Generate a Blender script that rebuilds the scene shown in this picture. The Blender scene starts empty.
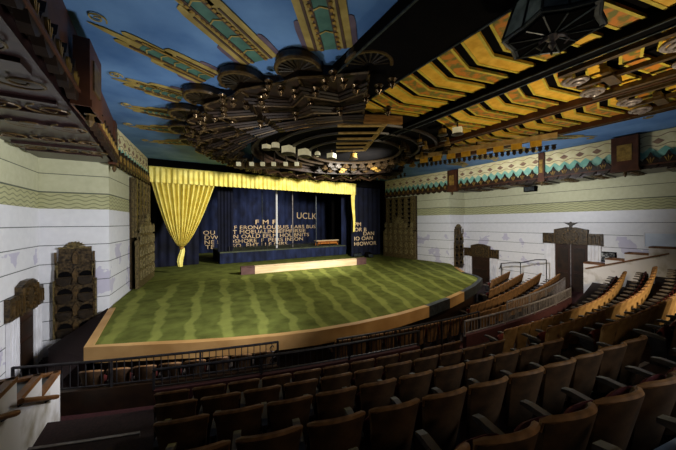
import bpy, bmesh, math, random
from math import sin, cos, pi, sqrt, atan2, radians
from mathutils import Vector, Matrix
random.seed(7)
S = bpy.context.scene
COL = S.collection
EYE = 4.2                     # height of the eye over the lowest floor; everything below is written relative to the eye

# ------------------------------------------------------------------ helpers
def lin(c):
    return tuple((v/12.92 if v <= .04045 else ((v+.055)/1.055)**2.4) for v in c)
def rgb(r, g, b): return lin((r/255, g/255, b/255))

def node_mat(name):
    m = bpy.data.materials.new(name); m.use_nodes = True
    nt = m.node_tree; b = nt.nodes['Principled BSDF']
    return m, nt, b
def mat(name, c, c2=None, rough=.7, scale=4.0, bump=0.0, metal=0.0, spec=.3, stretch=(1,1,1), lo=.35, hi=.65, emit=None, estr=0, detail=4):
    m, nt, b = node_mat(name)
    N = nt.nodes; L = nt.links
    b.inputs['Roughness'].default_value = rough
    b.inputs['Metallic'].default_value = metal
    b.inputs['Specular IOR Level'].default_value = spec
    tc = N.new('ShaderNodeTexCoord'); mp = N.new('ShaderNodeMapping'); mp.inputs['Scale'].default_value = stretch
    L.new(tc.outputs['Object'], mp.inputs['Vector'])
    nz = N.new('ShaderNodeTexNoise'); nz.inputs['Scale'].default_value = scale; nz.inputs['Detail'].default_value = detail
    L.new(mp.outputs['Vector'], nz.inputs['Vector'])
    cr = N.new('ShaderNodeValToRGB')
    cr.color_ramp.elements[0].position = lo; cr.color_ramp.elements[1].position = hi
    cr.color_ramp.elements[0].color = (*c, 1); cr.color_ramp.elements[1].color = (*(c2 or tuple(min(1, v*1.35) for v in c)), 1)
    L.new(nz.outputs['Fac'], cr.inputs['Fac']); L.new(cr.outputs['Color'], b.inputs['Base Color'])
    if bump:
        bp = N.new('ShaderNodeBump'); bp.inputs['Strength'].default_value = bump; bp.inputs['Distance'].default_value = .02
        L.new(nz.outputs['Fac'], bp.inputs['Height']); L.new(bp.outputs['Normal'], b.inputs['Normal'])
    if emit:
        b.inputs['Emission Color'].default_value = (*emit, 1); b.inputs['Emission Strength'].default_value = estr
    return m

class MB:
    """collects shapes, links them as one mesh object"""
    def __init__(s): s.v = []; s.f = []; s.mi = []
    def add(s, vs, fs, m=0):
        o = len(s.v); s.v += [tuple(v) for v in vs]
        for f in fs: s.f.append([i+o for i in f]); s.mi.append(m)
        return s
    def box(s, c, d, rz=0, m=0, taper=1.0):
        x, y, z = c; a, b, h = d[0]/2, d[1]/2, d[2]/2
        vs = []
        for dz, t in ((-h, 1), (h, taper)):
            for dx, dy in ((-a, -b), (a, -b), (a, b), (-a, b)):
                px, py = dx*t, dy*t
                vs.append((x+px*cos(rz)-py*sin(rz), y+px*sin(rz)+py*cos(rz), z+dz))
        return s.add(vs, [(3,2,1,0), (4,5,6,7), (0,1,5,4), (1,2,6,5), (2,3,7,6), (3,0,4,7)], m)
    def prism(s, pts, depth, fr, w0=0, m=0):
        """2-D outline pts extruded w0..w0+depth along the third axis of frame fr=(o,u,v,w)"""
        o, u, v, w = fr; n = len(pts)
        vs = [o+u*a+v*b+w*w0 for a, b in pts] + [o+u*a+v*b+w*(w0+depth) for a, b in pts]
        fs = [tuple(reversed(range(n))), tuple(range(n, 2*n))] + [(i, (i+1) % n, n+(i+1) % n, n+i) for i in range(n)]
        return s.add(vs, fs, m)
    def tube(s, path, r, n=8, m=0, cap=True):
        P = [Vector(p) for p in path]; vs = []; fs = []
        prev = None
        for i, p in enumerate(P):
            t = (P[min(i+1, len(P)-1)]-P[max(i-1, 0)]).normalized()
            a = t.cross(Vector((0, 0, 1)))
            if a.length < 1e-3: a = prev or Vector((1, 0, 0))
            a.normalize(); prev = a
            b = a.cross(t).normalized()
            rr = r[i] if isinstance(r, (list, tuple)) else r
            vs += [p+(a*cos(2*pi*k/n)+b*sin(2*pi*k/n))*rr for k in range(n)]
        for i in range(len(P)-1):
            for k in range(n):
                fs.append((i*n+k, i*n+(k+1) % n, (i+1)*n+(k+1) % n, (i+1)*n+k))
        if cap: fs += [tuple(reversed(range(n))), tuple(range((len(P)-1)*n, len(P)*n))]
        return s.add(vs, fs, m)
    def lathe(s, prof, c, n=16, m=0):
        vs = []; fs = []
        for r, z in prof: vs += [(c[0]+r*cos(2*pi*k/n), c[1]+r*sin(2*pi*k/n), c[2]+z) for k in range(n)]
        for i in range(len(prof)-1):
            for k in range(n): fs.append((i*n+k, i*n+(k+1) % n, (i+1)*n+(k+1) % n, (i+1)*n+k))
        fs += [tuple(reversed(range(n))), tuple(range((len(prof)-1)*n, len(prof)*n))]
        return s.add(vs, fs, m)
    def grid(s, fn, nu, nv, m=0, flip=False):
        vs = [fn(i/nu, j/nv) for j in range(nv+1) for i in range(nu+1)]
        fs = []
        for j in range(nv):
            for i in range(nu):
                a = j*(nu+1)+i; q = (a, a+1, a+nu+2, a+nu+1)
                fs.append(tuple(reversed(q)) if flip else q)
        return s.add(vs, fs, m)
    def obj(s, name, mats, parent=None, smooth=False, origin=None):
        me = bpy.data.meshes.new(name)
        vs = s.v
        if origin is not None: vs = [(v[0]-origin[0], v[1]-origin[1], v[2]-origin[2]) for v in vs]
        me.from_pydata(vs, [], s.f)
        if not isinstance(mats, (list, tuple)): mats = [mats]
        for m_ in mats: me.materials.append(m_)
        me.polygons.foreach_set('material_index', s.mi)
        bm = bmesh.new(); bm.from_mesh(me); bmesh.ops.recalc_face_normals(bm, faces=bm.faces); bm.to_mesh(me); bm.free()
        if smooth:
            me.polygons.foreach_set('use_smooth', [True]*len(me.polygons))
            me.set_sharp_from_angle(angle=radians(40))
        me.update()
        o = bpy.data.objects.new(name, me); COL.objects.link(o)
        if origin is not None: o.location = origin
        if parent is not None: o.parent = parent
        return o
def tag(o, label, cat, group=None, kind=None):
    o['label'] = label; o['category'] = cat
    if group: o['group'] = group
    if kind: o['kind'] = kind
    return o
def thing(name, label, cat, loc=(0, 0, 0), group=None):
    o = bpy.data.objects.new(name, None); COL.objects.link(o); o.location = loc
    return tag(o, label, cat, group)
def struct(name, mb, m, smooth=False):
    o = mb.obj(name, m, None, smooth); o['kind'] = 'structure'; return o
def wframe(a, b, z=0.0):
    """frame on a wall running a->b: u along it, v up, w out to the left-hand normal"""
    a = Vector((a[0], a[1], z)); b = Vector((b[0], b[1], z)); u = (b-a).normalized(); v = Vector((0, 0, 1))
    return (a, u, v, v.cross(u))
ORD = 'zeroth first second third fourth fifth sixth seventh eighth ninth tenth eleventh twelfth thirteenth fourteenth fifteenth sixteenth seventeenth eighteenth nineteenth twentieth twenty-first twenty-second twenty-third twenty-fourth twenty-fifth'.split()

# ------------------------------------------------------------------ plan (metres, eye at 0,0,0; +Y to the stage)
XC = 7.29
XL, XR = -3.58, 18.16          # side walls
Y2 = 12.22                     # wall returns
BL, BR = (-1.87, Y2), (16.45, Y2)
GL1, GR1 = (-1.59, 14.82), (16.17, 14.82)
GL2, GR2 = (-1.18, 18.02), (15.76, 18.02)
ZF = -2.87                     # green platform
ZB = -4.2                      # lowest floor
ZC = 3.58                      # blue ceiling
ZS = 2.1                       # bottom of the cornice

# ------------------------------------------------------------------ materials
M = {}
M['black'] = mat('black_paint', rgb(9, 8, 9), rgb(14, 12, 12), rough=1, spec=.05)
M['brown'] = mat('brown_paint', rgb(62, 34, 20), rgb(84, 48, 28), rough=.5, scale=3)
M['brown_dark'] = mat('dark_brown_plaster', rgb(30, 20, 13), rgb(46, 30, 18), rough=.45, scale=5)
M['maroon'] = mat('maroon_carpet', rgb(52, 22, 24), rgb(66, 30, 30), rough=.95, scale=20)
M['soffit'] = mat('purple_brown_plaster', rgb(28, 16, 18), rgb(46, 26, 25), rough=.35, scale=2.5, stretch=(.5, 3, 1), spec=.5)
M['bronze'] = mat('bronze_plaster', rgb(58, 42, 22), rgb(96, 74, 40), rough=.4, scale=9, metal=.25, spec=.5)
M['bronze_dark'] = mat('dark_bronze_plaster', rgb(28, 20, 12), rgb(48, 36, 20), rough=.4, scale=12, metal=.2, spec=.5)
M['bud'] = mat('polished_bronze', rgb(60, 46, 30), rgb(104, 82, 54), rough=.2, scale=12, metal=.6)
M['gold'] = mat('old_gold_plaster', rgb(120, 92, 40), rgb(165, 130, 62), rough=.45, scale=8, metal=.2)
M['relief'] = mat('tarnished_gold_relief', rgb(60, 50, 30), rgb(118, 102, 64), rough=.45, scale=14, metal=.15, bump=.6)
M['relief_dark'] = mat('dark_carved_relief', rgb(26, 19, 13), rgb(82, 66, 42), rough=.4, scale=13, bump=.8, metal=.1)
M['gold_dim'] = mat('dull_gold_relief', rgb(80, 70, 42), rgb(136, 122, 82), rough=.5, scale=11, bump=.4)
M['cream'] = mat('cream_paint', rgb(205, 192, 140), rgb(222, 210, 165), rough=.7, scale=3)
M['teal'] = mat('teal_paint', rgb(104, 158, 140), rgb(140, 182, 160), rough=.7, scale=4)
M['lozenge'] = mat('mauve_brown_paint', rgb(120, 92, 74), rgb(150, 118, 92), rough=.7)
M['navy'] = mat('navy_drape', rgb(16, 21, 42), rgb(32, 42, 76), rough=.9, scale=1.6, stretch=(1, 1, .5))
M['navy_dark'] = mat('dark_navy_drape', rgb(9, 11, 24), rgb(16, 20, 42), rough=.9, scale=1.5)
M['yellow'] = mat('yellow_satin', rgb(218, 198, 88), rgb(234, 220, 122), rough=.5, scale=3, spec=.4)
M['letter'] = mat('pale_lettering', rgb(214, 180, 136), rgb(232, 206, 168), rough=.8)
M['oak'] = mat('worn_oak', rgb(120, 84, 46), rgb(168, 124, 70), rough=.55, scale=3, stretch=(1, 1, 6))
M['oak_edge'] = mat('oak_fascia', rgb(168, 126, 74), rgb(194, 152, 96), rough=.55, scale=1.5)
M['trim'] = mat('brown_wood_trim', rgb(92, 58, 30), rgb(122, 80, 42), rough=.5, scale=4)
M['door'] = mat('dark_door_wood', rgb(40, 24, 17), rgb(54, 33, 22), rough=.45, scale=2, stretch=(1, 1, .3))
M['iron'] = mat('black_iron', rgb(38, 36, 38), rgb(56, 54, 56), rough=.4, scale=10, metal=.5)
M['steel'] = mat('dull_steel', rgb(110, 104, 104), rgb(140, 132, 130), rough=.4, scale=10, metal=.4)
M['white'] = mat('white_paint', rgb(205, 203, 205), rgb(220, 219, 222), rough=.7, scale=3)
M['white_stain'] = mat('stained_white_paint', rgb(150, 140, 120), rgb(212, 208, 206), rough=.75, scale=1.6, lo=.3, hi=.48)
M['seat_shaded'] = mat('shaded_seat_velvet', rgb(56, 40, 26), rgb(84, 60, 38), rough=.85, scale=6, spec=.2)  # brown velvet darkened to stand for the shade on the near seats
M['seat_lit'] = mat('lit_seat_velvet', rgb(140, 106, 62), rgb(178, 140, 88), rough=.8, scale=6, spec=.2)  # same velvet with the warm light on the right block painted in
M['seat_half_lit'] = mat('half_lit_seat_velvet', rgb(84, 60, 36), rgb(116, 84, 52), rough=.85, scale=6, spec=.2)  # same velvet again, half lit tone painted in for the lower rows
M['seat_top'] = mat('worn_seat_top', rgb(92, 64, 38), rgb(140, 100, 60), rough=.6, scale=9)
M['seat_red'] = mat('maroon_seat_cushion', rgb(70, 24, 24), rgb(96, 36, 32), rough=.9, scale=9)
M['arm'] = mat('grey_brown_armrest', rgb(56, 50, 46), rgb(82, 74, 68), rough=.4, scale=8)
M['concrete'] = mat('blue_grey_floor_paint', rgb(120, 132, 146), rgb(160, 170, 180), rough=.6, scale=3)
M['carpet'] = mat('dark_carpet', rgb(34, 22, 22), rgb(46, 30, 29), rough=.95, scale=30)
M['glass'] = mat('cream_lamp_glass', rgb(206, 206, 180), rgb(226, 226, 205), rough=.3, scale=6, emit=rgb(255, 240, 190), estr=.25)
M['lavender'] = mat('silver_mauve_plaster', rgb(120, 108, 108), rgb(176, 164, 160), rough=.35, scale=10, metal=.3)
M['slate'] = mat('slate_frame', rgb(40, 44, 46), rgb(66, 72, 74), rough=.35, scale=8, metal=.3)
M['frost'] = mat('frosted_lantern_glass', rgb(120, 134, 134), rgb(170, 186, 186), rough=.3, scale=6)
M['ray_gold'] = mat('ray_gold_paint', rgb(140, 118, 58), rgb(172, 148, 82), rough=.6, scale=4)
M['ray_green'] = mat('ray_green_paint', rgb(56, 92, 80), rgb(78, 116, 100), rough=.6, scale=4)
M['ray_dark'] = mat('ray_brown_paint', rgb(62, 44, 34), rgb(86, 64, 50), rough=.6, scale=4)
M['ray_mauve'] = mat('ray_mauve_paint', rgb(84, 70, 84), rgb(104, 88, 100), rough=.6, scale=4)
M['dais'] = mat('grey_green_stage_paint', rgb(58, 64, 50), rgb(84, 88, 66), rough=.8, scale=1.5)
M['bench'] = mat('orange_lit_bench_wood', rgb(150, 84, 30), rgb(190, 116, 46), rough=.5, scale=3)  # orange light on a brown bench, put into the wood colour
M['pale_wood'] = mat('pale_plank', rgb(196, 168, 128), rgb(218, 194, 156), rough=.6, scale=2, stretch=(.4, 3, 3))
M['plum'] = mat('plum_brown_plank', rgb(78, 54, 52), rgb(96, 68, 64), rough=.6, scale=3)
M['paper'] = mat('pale_board', rgb(190, 200, 214), rgb(206, 214, 226), rough=.5, scale=2)
M['photo'] = mat('dark_picture', rgb(40, 42, 44), rgb(150, 152, 150), rough=.4, scale=9, lo=.45, hi=.55)
M['chev_y'] = mat('yellow_coffer_paint', rgb(214, 158, 40), rgb(236, 186, 66), rough=.6, scale=6)
M['chev_o'] = mat('orange_floral_coffer_paint', rgb(198, 122, 40), rgb(116, 112, 44), rough=.6, scale=5, lo=.44, hi=.56)
M['chev_e'] = mat('ochre_edge_paint', rgb(186, 164, 50), rgb(206, 184, 74), rough=.6, scale=6)
M['fin'] = mat('pale_gold_wood', rgb(176, 140, 84), rgb(208, 176, 116), rough=.5, scale=5)

def wall_material():
    m, nt, b = node_mat('wall_plaster'); N = nt.nodes; L = nt.links
    b.inputs['Roughness'].default_value = .7; b.inputs['Specular IOR Level'].default_value = .2
    def math_(op, a, c=None, d=None):
        n = N.new('ShaderNodeMath'); n.operation = op
        for i, x in enumerate((a, c, d)):
            if x is None: continue
            if isinstance(x, (int, float)): n.inputs[i].default_value = x
            else: L.new(x, n.inputs[i])
        return n.outputs[0]
    def mix(f, a, c):
        n = N.new('ShaderNodeMix'); n.data_type = 'RGBA'
        L.new(f, n.inputs[0])
        for i, x in ((6, a), (7, c)):
            if isinstance(x, tuple): n.inputs[i].default_value = (*x, 1)
            else: L.new(x, n.inputs[i])
        return n.outputs[2]
    tc = N.new('ShaderNodeTexCoord'); sp = N.new('ShaderNodeSeparateXYZ'); L.new(tc.outputs['Object'], sp.inputs[0])
    x, y, z = sp.outputs
    h = math_('ADD', x, y)
    nz = N.new('ShaderNodeTexNoise'); nz.inputs['Scale'].default_value = 1.1; nz.inputs['Detail'].default_value = 5; L.new(tc.outputs['Object'], nz.inputs['Vector'])
    nf = N.new('ShaderNodeTexNoise'); nf.inputs['Scale'].default_value = 6; nf.inputs['Detail'].default_value = 5; L.new(tc.outputs['Object'], nf.inputs['Vector'])
    white = mix(nf.outputs['Fac'], rgb(206, 205, 208), rgb(226, 225, 226))
    cream = mix(nf.outputs['Fac'], rgb(172, 170, 138), rgb(198, 196, 164))
    green = mix(nf.outputs['Fac'], rgb(158, 156, 114), rgb(186, 184, 142))
    # lilac water stains on the lower wall
    st = math_('MULTIPLY', math_('GREATER_THAN', nz.outputs['Fac'], .57), math_('LESS_THAN', z, -.75))
    white = mix(math_('MULTIPLY', st, .55), white, rgb(168, 160, 190))
    # wavy band
    wv = math_('ADD', z, math_('MULTIPLY', math_('SINE', math_('MULTIPLY', h, 15.0)), .03))
    fr = math_('FRACT', math_('DIVIDE', wv, .13))
    band = mix(math_('LESS_THAN', fr, .28), green, rgb(134, 134, 100))
    col = mix(math_('LESS_THAN', z, 1.02), cream, band)
    col = mix(math_('LESS_THAN', z, .5), col, white)
    # joints
    g = math_('FRACT', math_('DIVIDE', math_('ADD', z, .09+.6*20), .6))
    gl = math_('MULTIPLY', math_('LESS_THAN', math_('ABSOLUTE', math_('SUBTRACT', g, .021)), .021), math_('LESS_THAN', z, .3))
    g1 = math_('LESS_THAN', math_('ABSOLUTE', math_('SUBTRACT', z, 1.03)), .022)
    g2 = math_('LESS_THAN', math_('ABSOLUTE', math_('SUBTRACT', z, 1.62)), .012)
    line = math_('MAXIMUM', gl, math_('MAXIMUM', g1, g2))
    col = mix(math_('MULTIPLY', line, .85), col, rgb(60, 68, 62))
    L.new(col, b.inputs['Base Color'])
    bp = N.new('ShaderNodeBump'); bp.inputs['Strength'].default_value = .5; bp.inputs['Distance'].default_value = .02
    L.new(math_('SUBTRACT', 1.0, line), bp.inputs['Height']); L.new(bp.outputs['Normal'], b.inputs['Normal'])
    return m
def turf_material():
    m, nt, b = node_mat('mown_green_carpet'); N = nt.nodes; L = nt.links
    b.inputs['Roughness'].default_value = .95; b.inputs['Specular IOR Level'].default_value = .1
    def math_(op, a, c=None):
        n = N.new('ShaderNodeMath'); n.operation = op
        for i, x in enumerate((a, c)):
            if x is None: continue
            if isinstance(x, (int, float)): n.inputs[i].default_value = x
            else: L.new(x, n.inputs[i])
        return n.outputs[0]
    tc = N.new('ShaderNodeTexCoord'); sp = N.new('ShaderNodeSeparateXYZ'); L.new(tc.outputs['Object'], sp.inputs[0])
    x, y, z = sp.outputs
    n1 = N.new('ShaderNodeTexNoise'); n1.inputs['Scale'].default_value = .7; n1.inputs['Detail'].default_value = 6; L.new(tc.outputs['Object'], n1.inputs['Vector'])
    n2 = N.new('ShaderNodeTexNoise'); n2.inputs['Scale'].default_value = 2.2; n2.inputs['Detail'].default_value = 8; L.new(tc.outputs['Object'], n2.inputs['Vector'])
    u = math_('DIVIDE', math_('ADD', x, 2.5), math_('ADD', y, 18.5))
    u = math_('ADD', u, math_('MULTIPLY', math_('SUBTRACT', n1.outputs['Fac'], .5), .030))
    w = math_('SINE', math_('MULTIPLY', u, 2*pi/.0335))
    r = N.new('ShaderNodeValToRGB'); e = r.color_ramp.elements; e[0].position = .72; e[1].position = .90
    e[0].color = (0, 0, 0, 1); e[1].color = (1, 1, 1, 1)
    L.new(math_('ADD', math_('MULTIPLY', w, .5), .5), r.inputs['Fac'])
    base = N.new('ShaderNodeValToRGB'); e = base.color_ramp.elements; e[0].position = .3; e[1].position = .72
    e[0].color = (*rgb(74, 78, 32), 1); e[1].color = (*rgb(108, 114, 52), 1)
    L.new(n2.outputs['Fac'], base.inputs['Fac'])
    fade = math_('MULTIPLY', r.outputs['Color'], math_('LESS_THAN', y, 15.2))
    mx = N.new('ShaderNodeMix'); mx.data_type = 'RGBA'
    L.new(math_('MULTIPLY', fade, .26), mx.inputs[0]); L.new(base.outputs['Color'], mx.inputs[6]); mx.inputs[7].default_value = (*rgb(176, 180, 92), 1)
    L.new(mx.outputs[2], b.inputs['Base Color'])
    return m
def ceiling_material():
    return mat('blue_sky_ceiling', rgb(70, 108, 158), rgb(108, 146, 190), rough=.75, scale=.9, lo=.3, hi=.7, detail=6)
M['wall'] = wall_material(); M['turf'] = turf_material(); M['sky'] = ceiling_material()

# ------------------------------------------------------------------ room shell
def wall_strip(name, pts, z0, z1):
    mb = MB()
    for a, b in zip(pts, pts[1:]):
        n = Vector((b[1]-a[1], -(b[0]-a[0]), 0)).normalized()*.2
        mb.add([(a[0], a[1], z0), (b[0], b[1], z0), (b[0], b[1], z1), (a[0], a[1], z1),
                (a[0]-n.x, a[1]-n.y, z0), (b[0]-n.x, b[1]-n.y, z0), (b[0]-n.x, b[1]-n.y, z1), (a[0]-n.x, a[1]-n.y, z1)],
               [(0,1,2,3), (7,6,5,4), (0,4,5,1), (1,5,6,2), (2,6,7,3), (3,7,4,0)])
    return struct(name, mb, M['wall'])
wall_strip('wall_left', [(XL, -3.0), (XL, Y2)], ZB, ZC)
wall_strip('wall_left_return', [(XL-.2, Y2), BL], ZB, ZC)
wall_strip('wall_left_splay', [BL, GL1, GL2], ZB, ZC)
wall_strip('wall_right', [(XR, Y2), (XR, -3.0)], ZB, ZC)
wall_strip('wall_right_return', [BR, (XR+.2, Y2)], ZB, ZC)
wall_strip('wall_right_splay', [GR2, GR1, BR], ZB, ZC)
mb = MB(); mb.box((XC, 7.55, ZC+.1), (22.2, 21.1, .2)); struct('ceiling', mb, M['sky'])
mb = MB(); mb.box((XC, 14.5, ZB-.1), (26, 36, .2)); struct('floor', mb, M['carpet'])
# stage house
mb = MB(); mb.box((XC, 31.6, .6), (27, .2, 9.6)); struct('wall_stage_back', mb, M['black'])
mb = MB(); mb.box((-4.2, 25, .6), (.2, 13.4, 9.6)); struct('wall_stage_left', mb, M['black'])
mb = MB(); mb.box((19.2, 25, .6), (.2, 13.4, 9.6)); struct('wall_stage_right', mb, M['black'])
mb = MB(); mb.box((XC, 25, 5.5), (27, 13.4, .2)); struct('ceiling_stage', mb, M['black'])
mb = MB(); mb.box((XC, 18.45, 3.4), (17.4, .3, .9)); mb.box((XC, 18.5, 4.6), (24, .3, 1.8)); struct('trim_proscenium_header', mb, M['black'])
mb = MB(); mb.box((-2.75, 18.25, 1.6), (3.1, .2, 8.9)); mb.box((17.35, 18.25, 1.6), (3.1, .2, 8.9)); struct('wall_proscenium', mb, M['black'])

# ------------------------------------------------------------------ green platform
front = [(-1.7, 8.45), (-.6, 7.93), (.4, 7.45), (1.3, 7.08), (2.2, 6.76), (3.2, 6.5), (4.4, 6.33), (6.0, 6.27), (7.4, 6.37), (8.8, 6.6), (10.1, 6.9), (11.5, 7.3), (12.5, 7.68), (13.3, 8.06), (13.75, 8.6), (14.1, 9.56), (15.3, 10.9), (16.35, 12.1)]
top = front + [(16.35, 12.4), (16.12, 14.82), (15.7, 18.1), (18.8, 18.4), (18.8, 31.3), (-3.8, 31.3), (-3.8, 18.4), (-1.12, 18.1), (-1.53, 14.82), (-1.8, 12.4), (-1.78, 11)]
plat = thing('stage_platform', 'broad green carpeted platform with mown stripes and curved oak edge before the stage', 'stage platform')
mb = MB(); mb.prism(top, .3, (Vector((0, 0, 0)), Vector((1, 0, 0)), Vector((0, 1, 0)), Vector((0, 0, 1))), ZF-.3)
mb.obj('deck', M['turf'], plat)
mb = MB()                                                       # oak fascia along the front
fr_pts = [(-1.78, 11.9)] + front[:-1]
edge_in = []
def offset(pts, d):
    out = []
    for i, p in enumerate(pts):
        a = Vector(pts[max(i-1, 0)]); b = Vector(pts[min(i+1, len(pts)-1)]); t = (b-a).normalized()
        out.append((p[0]+t.y*d, p[1]-t.x*d))
    return out
fo = offset(fr_pts, .06); fi = offset(fr_pts, -.12)
n = len(fr_pts)
cols = []
for i in range(n-1):
    x = (fr_pts[i][0]+fr_pts[i+1][0])/2
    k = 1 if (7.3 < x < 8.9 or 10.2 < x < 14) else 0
    for (za, zb, oa) in ((ZF-.34, ZF+.03, 0),):
        a, b = fo[i], fo[i+1]; c, d = fi[i], fi[i+1]
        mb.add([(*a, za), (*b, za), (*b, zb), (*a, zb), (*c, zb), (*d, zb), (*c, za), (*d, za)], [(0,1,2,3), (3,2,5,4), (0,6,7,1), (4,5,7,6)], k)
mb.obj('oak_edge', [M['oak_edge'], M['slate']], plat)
mb = MB()                                                       # dark face below the deck
fd = offset(fr_pts, -.25)
for i in range(n-1):
    mb.add([(*fd[i], ZB), (*fd[i+1], ZB), (*fd[i+1], ZF-.3), (*fd[i], ZF-.3)], [(0,1,2,3)])
mb.obj('under_face', M['brown_dark'], plat)
# dark ramp on the platform's left flank
mb = MB(); mb.add([(-1.86, 9.0, ZF-.42), (-1.86, 11.9, ZF+.05), (-3.3, 11.9, ZF-.95), (-2.5, 9.0, ZF-1.1),
                   (-1.86, 9.0, ZB), (-1.86, 11.9, ZB), (-3.3, 11.9, ZB), (-2.5, 9.0, ZB)],
                  [(0,1,2,3), (7,6,5,4), (0,4,5,1), (1,5,6,2), (2,6,7,3), (3,7,4,0)])
tag(mb.obj('side_ramp', M['carpet']), 'dark sloping ramp between the left wall and the green platform', 'ramp')

# low wall on the platform
lw = thing('low_rail_wall', 'long low pale plank wall with dark plum ends lying across the green platform', 'low wall', (3.25, 15.75, ZF))
ang = atan2(15.1-15.75, 11.4-3.25); Lw = sqrt(8.15**2+.65**2)
def inlocal(mb, name, m, parent, rz):
    o = mb.obj(name, m, parent); o.rotation_euler = (0, 0, rz); return o
mb = MB(); mb.box((Lw/2, .15, .2), (Lw-1.5, .3, .40)); mb.box((Lw/2, .15, .415), (Lw-1.5, .36, .03)); inlocal(mb, 'plank', M['pale_wood'], lw, ang)
for x in (.37, Lw-.37):
    mb = MB(); mb.box((x, .15, .2), (.74, .34, .40)); mb.box((x, .15, .42), (.76, .40, .04)); inlocal(mb, 'end_block', M['plum'], lw, ang)

# ------------------------------------------------------------------ stage contents
def drape(name, m, x0, x1, y, z0, z1, fold=.35, amp=.09, parent=None, thick=None):
    mb = MB(); n = int((x1-x0)/fold*8)
    def f(u, v):
        x = x0+(x1-x0)*u
        return (x, y+amp*sin(2*pi*x/fold)+.25*amp*sin(2*pi*x/fold*.37+1), z0+(z1-z0)*v)
    mb.grid(f, n, 1)
    return mb.obj(name, m, parent, smooth=True)
back = thing('backdrop_curtain', 'navy pleated backdrop curtain lettered in pale capitals across the rear of the stage', 'curtain')
drape('fabric', M['navy'], -3.0, 18.6, 29.2, ZF+.02, 4.6, .9, .12, back)
def letters(txt, x, y, z, h, parent, rz=0, tilt=0, sx=1.0, shear=0):
    cu = bpy.data.curves.new('lettering', 'FONT'); cu.body = txt; cu.size = h/.73; cu.extrude = .01; cu.shear = shear; cu.space_character = 1.05
    o = bpy.data.objects.new('lettering', cu); COL.objects.link(o)
    dg = bpy.context.evaluated_depsgraph_get(); me = bpy.data.meshes.new_from_object(o.evaluated_get(dg))
    bpy.data.objects.remove(o)
    me.materials.clear(); me.materials.append(M['letter'])
    o = bpy.data.objects.new('lettering', me); COL.objects.link(o)
    o.rotation_euler = (pi/2, tilt, rz); o.location = (x, y, z); o.scale = (sx, 1, 1); o.parent = parent
    o['label'] = 'pale capital letters'
    return o
letters('UCLK', 12.05, 28.98, .50, .74, back, tilt=.03, sx=.95)
letters('F M F', 7.4, 28.98, -.12, .5, back, sx=1.4)
for txt_, z_, x_, sx_ in (('DEI F ERONALOUBUIS RARS BUS', -.62, 4.0, 1.26), ('OU IFRPT MOEUALINHEFMPIRSIE', -1.08, 2.5, 1.28), ('DW FE IN OALD EFLM HOUBNITS', -1.54, 2.6, 1.28), ('NE LINDSHORE  F  PEIRS INSON', -2.0, 2.6, 1.26), ('TE  LINSO  EHT LI F OIRS', -2.46, 2.7, 1.3)):
    letters(txt_, x_, 28.98, z_, .40, back, sx=sx_)
side = thing('side_drape', 'navy black drape panel with pale letters to the right of the yellow valance', 'curtain')
drape('fabric', M['navy_dark'], 12.75, 15.8, 18.9, ZF+.05, 3.3, .5, .05, side)
for txt_, z_, x_ in (('PM', -.3, 13.0), ('OR B', -.75, 13.0), ('DAN', -1.1, 13.9), ('IO OAN', -1.5, 12.95), ('HIOWOR', -1.95, 12.95)):
    letters(txt_, x_, 18.82, z_, .33, side, sx=1.2)
side2 = thing('wing_drape', 'dark navy wing drape behind the gathered yellow curtain', 'curtain')
drape('fabric', M['navy_dark'], -1.9, 1.6, 21.5, ZF+.02, 4.2, .5, .06, side2)
leg1 = thing('leg_drape', 'narrow dark navy leg drape at the left end of the dais', 'curtain')
drape('fabric', M['navy_dark'], 2.75, 3.8, 21.0, ZF+.86, 4.2, .22, .05, leg1)
leg2 = thing('leg_drape', 'wide dark navy leg drape at the right end of the dais', 'curtain')
drape('fabric', M['navy'], 13.25, 14.7, 21.2, ZF+.4, 4.2, .3, .07, leg2)
leg3 = thing('leg_drape', 'black leg drape just left of the wide navy one', 'curtain')
drape('fabric', M['black'], 14.25, 15.5, 24.8, ZF+.02, 4.2, .3, .07, leg3)

dais = thing('dais', 'low dais with blue black skirt in the middle of the stage', 'dais', (8.1, 22.6, ZF))
mb = MB(); mb.box((0, 0, .8), (10.5, 3.8, .08)); mb.obj('top', M['dais'], dais)
mb = MB()
def sk(u, v): x = -5.25+10.5*u; return (x, -1.92+.03*sin(x*14), .02+.74*v)
mb.grid(sk, 260, 1)
for sx in (-5.25, 5.25): mb.grid(lambda u, v, sx=sx: (sx, -1.92+3.8*u, .02+.74*v), 12, 1)
mb.obj('skirt', M['navy'], dais, smooth=True)
mb = MB()
for i in range(11):
    x = -4.6+i*.92; mb.tube([(x, -1.75, .84), (x, -1.75, 1.2)], .025, 6)
mb.tube([(-4.6, -1.75, 1.2), (4.6, -1.75, 1.2)], .02, 6); mb.obj('low_rail', M['iron'], dais)
for (x, r, m, lab, h) in ((7.1, .08, 'white', 'white pole standing on the dais, thickest of the four', 4.7), (8.45, .05, 'steel', 'thin grey pole just right of the white pole on the dais', 4.6), (5.95, .035, 'slate', 'thin dark pole left of the white pole on the dais', 4.6), (10.6, .035, 'slate', 'thin dark pole nearest the right end of the dais', 4.6)):
    p = thing('stage_pole', lab, 'pole', (x, 21.1, ZF+.84))
    mb = MB(); mb.tube([(0, 0, .03), (0, 0, h)], r, 8); mb.obj('shaft', M[m], p)
    mb = MB(); mb.lathe([(r*2.5, 0), (r*2.5, .03), (r*1.2, .05)], (0, 0, 0), 10); mb.obj('foot_plate', M['iron'], p)
bn = thing('stage_bench', 'orange lit wooden bench with pale plank on the right of the dais', 'bench', (12.05, 21.9, ZF+.845))
mb = MB(); mb.box((0, 0, .42), (2.3, .5, .08)); mb.obj('seat', M['pale_wood'], bn)
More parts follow.
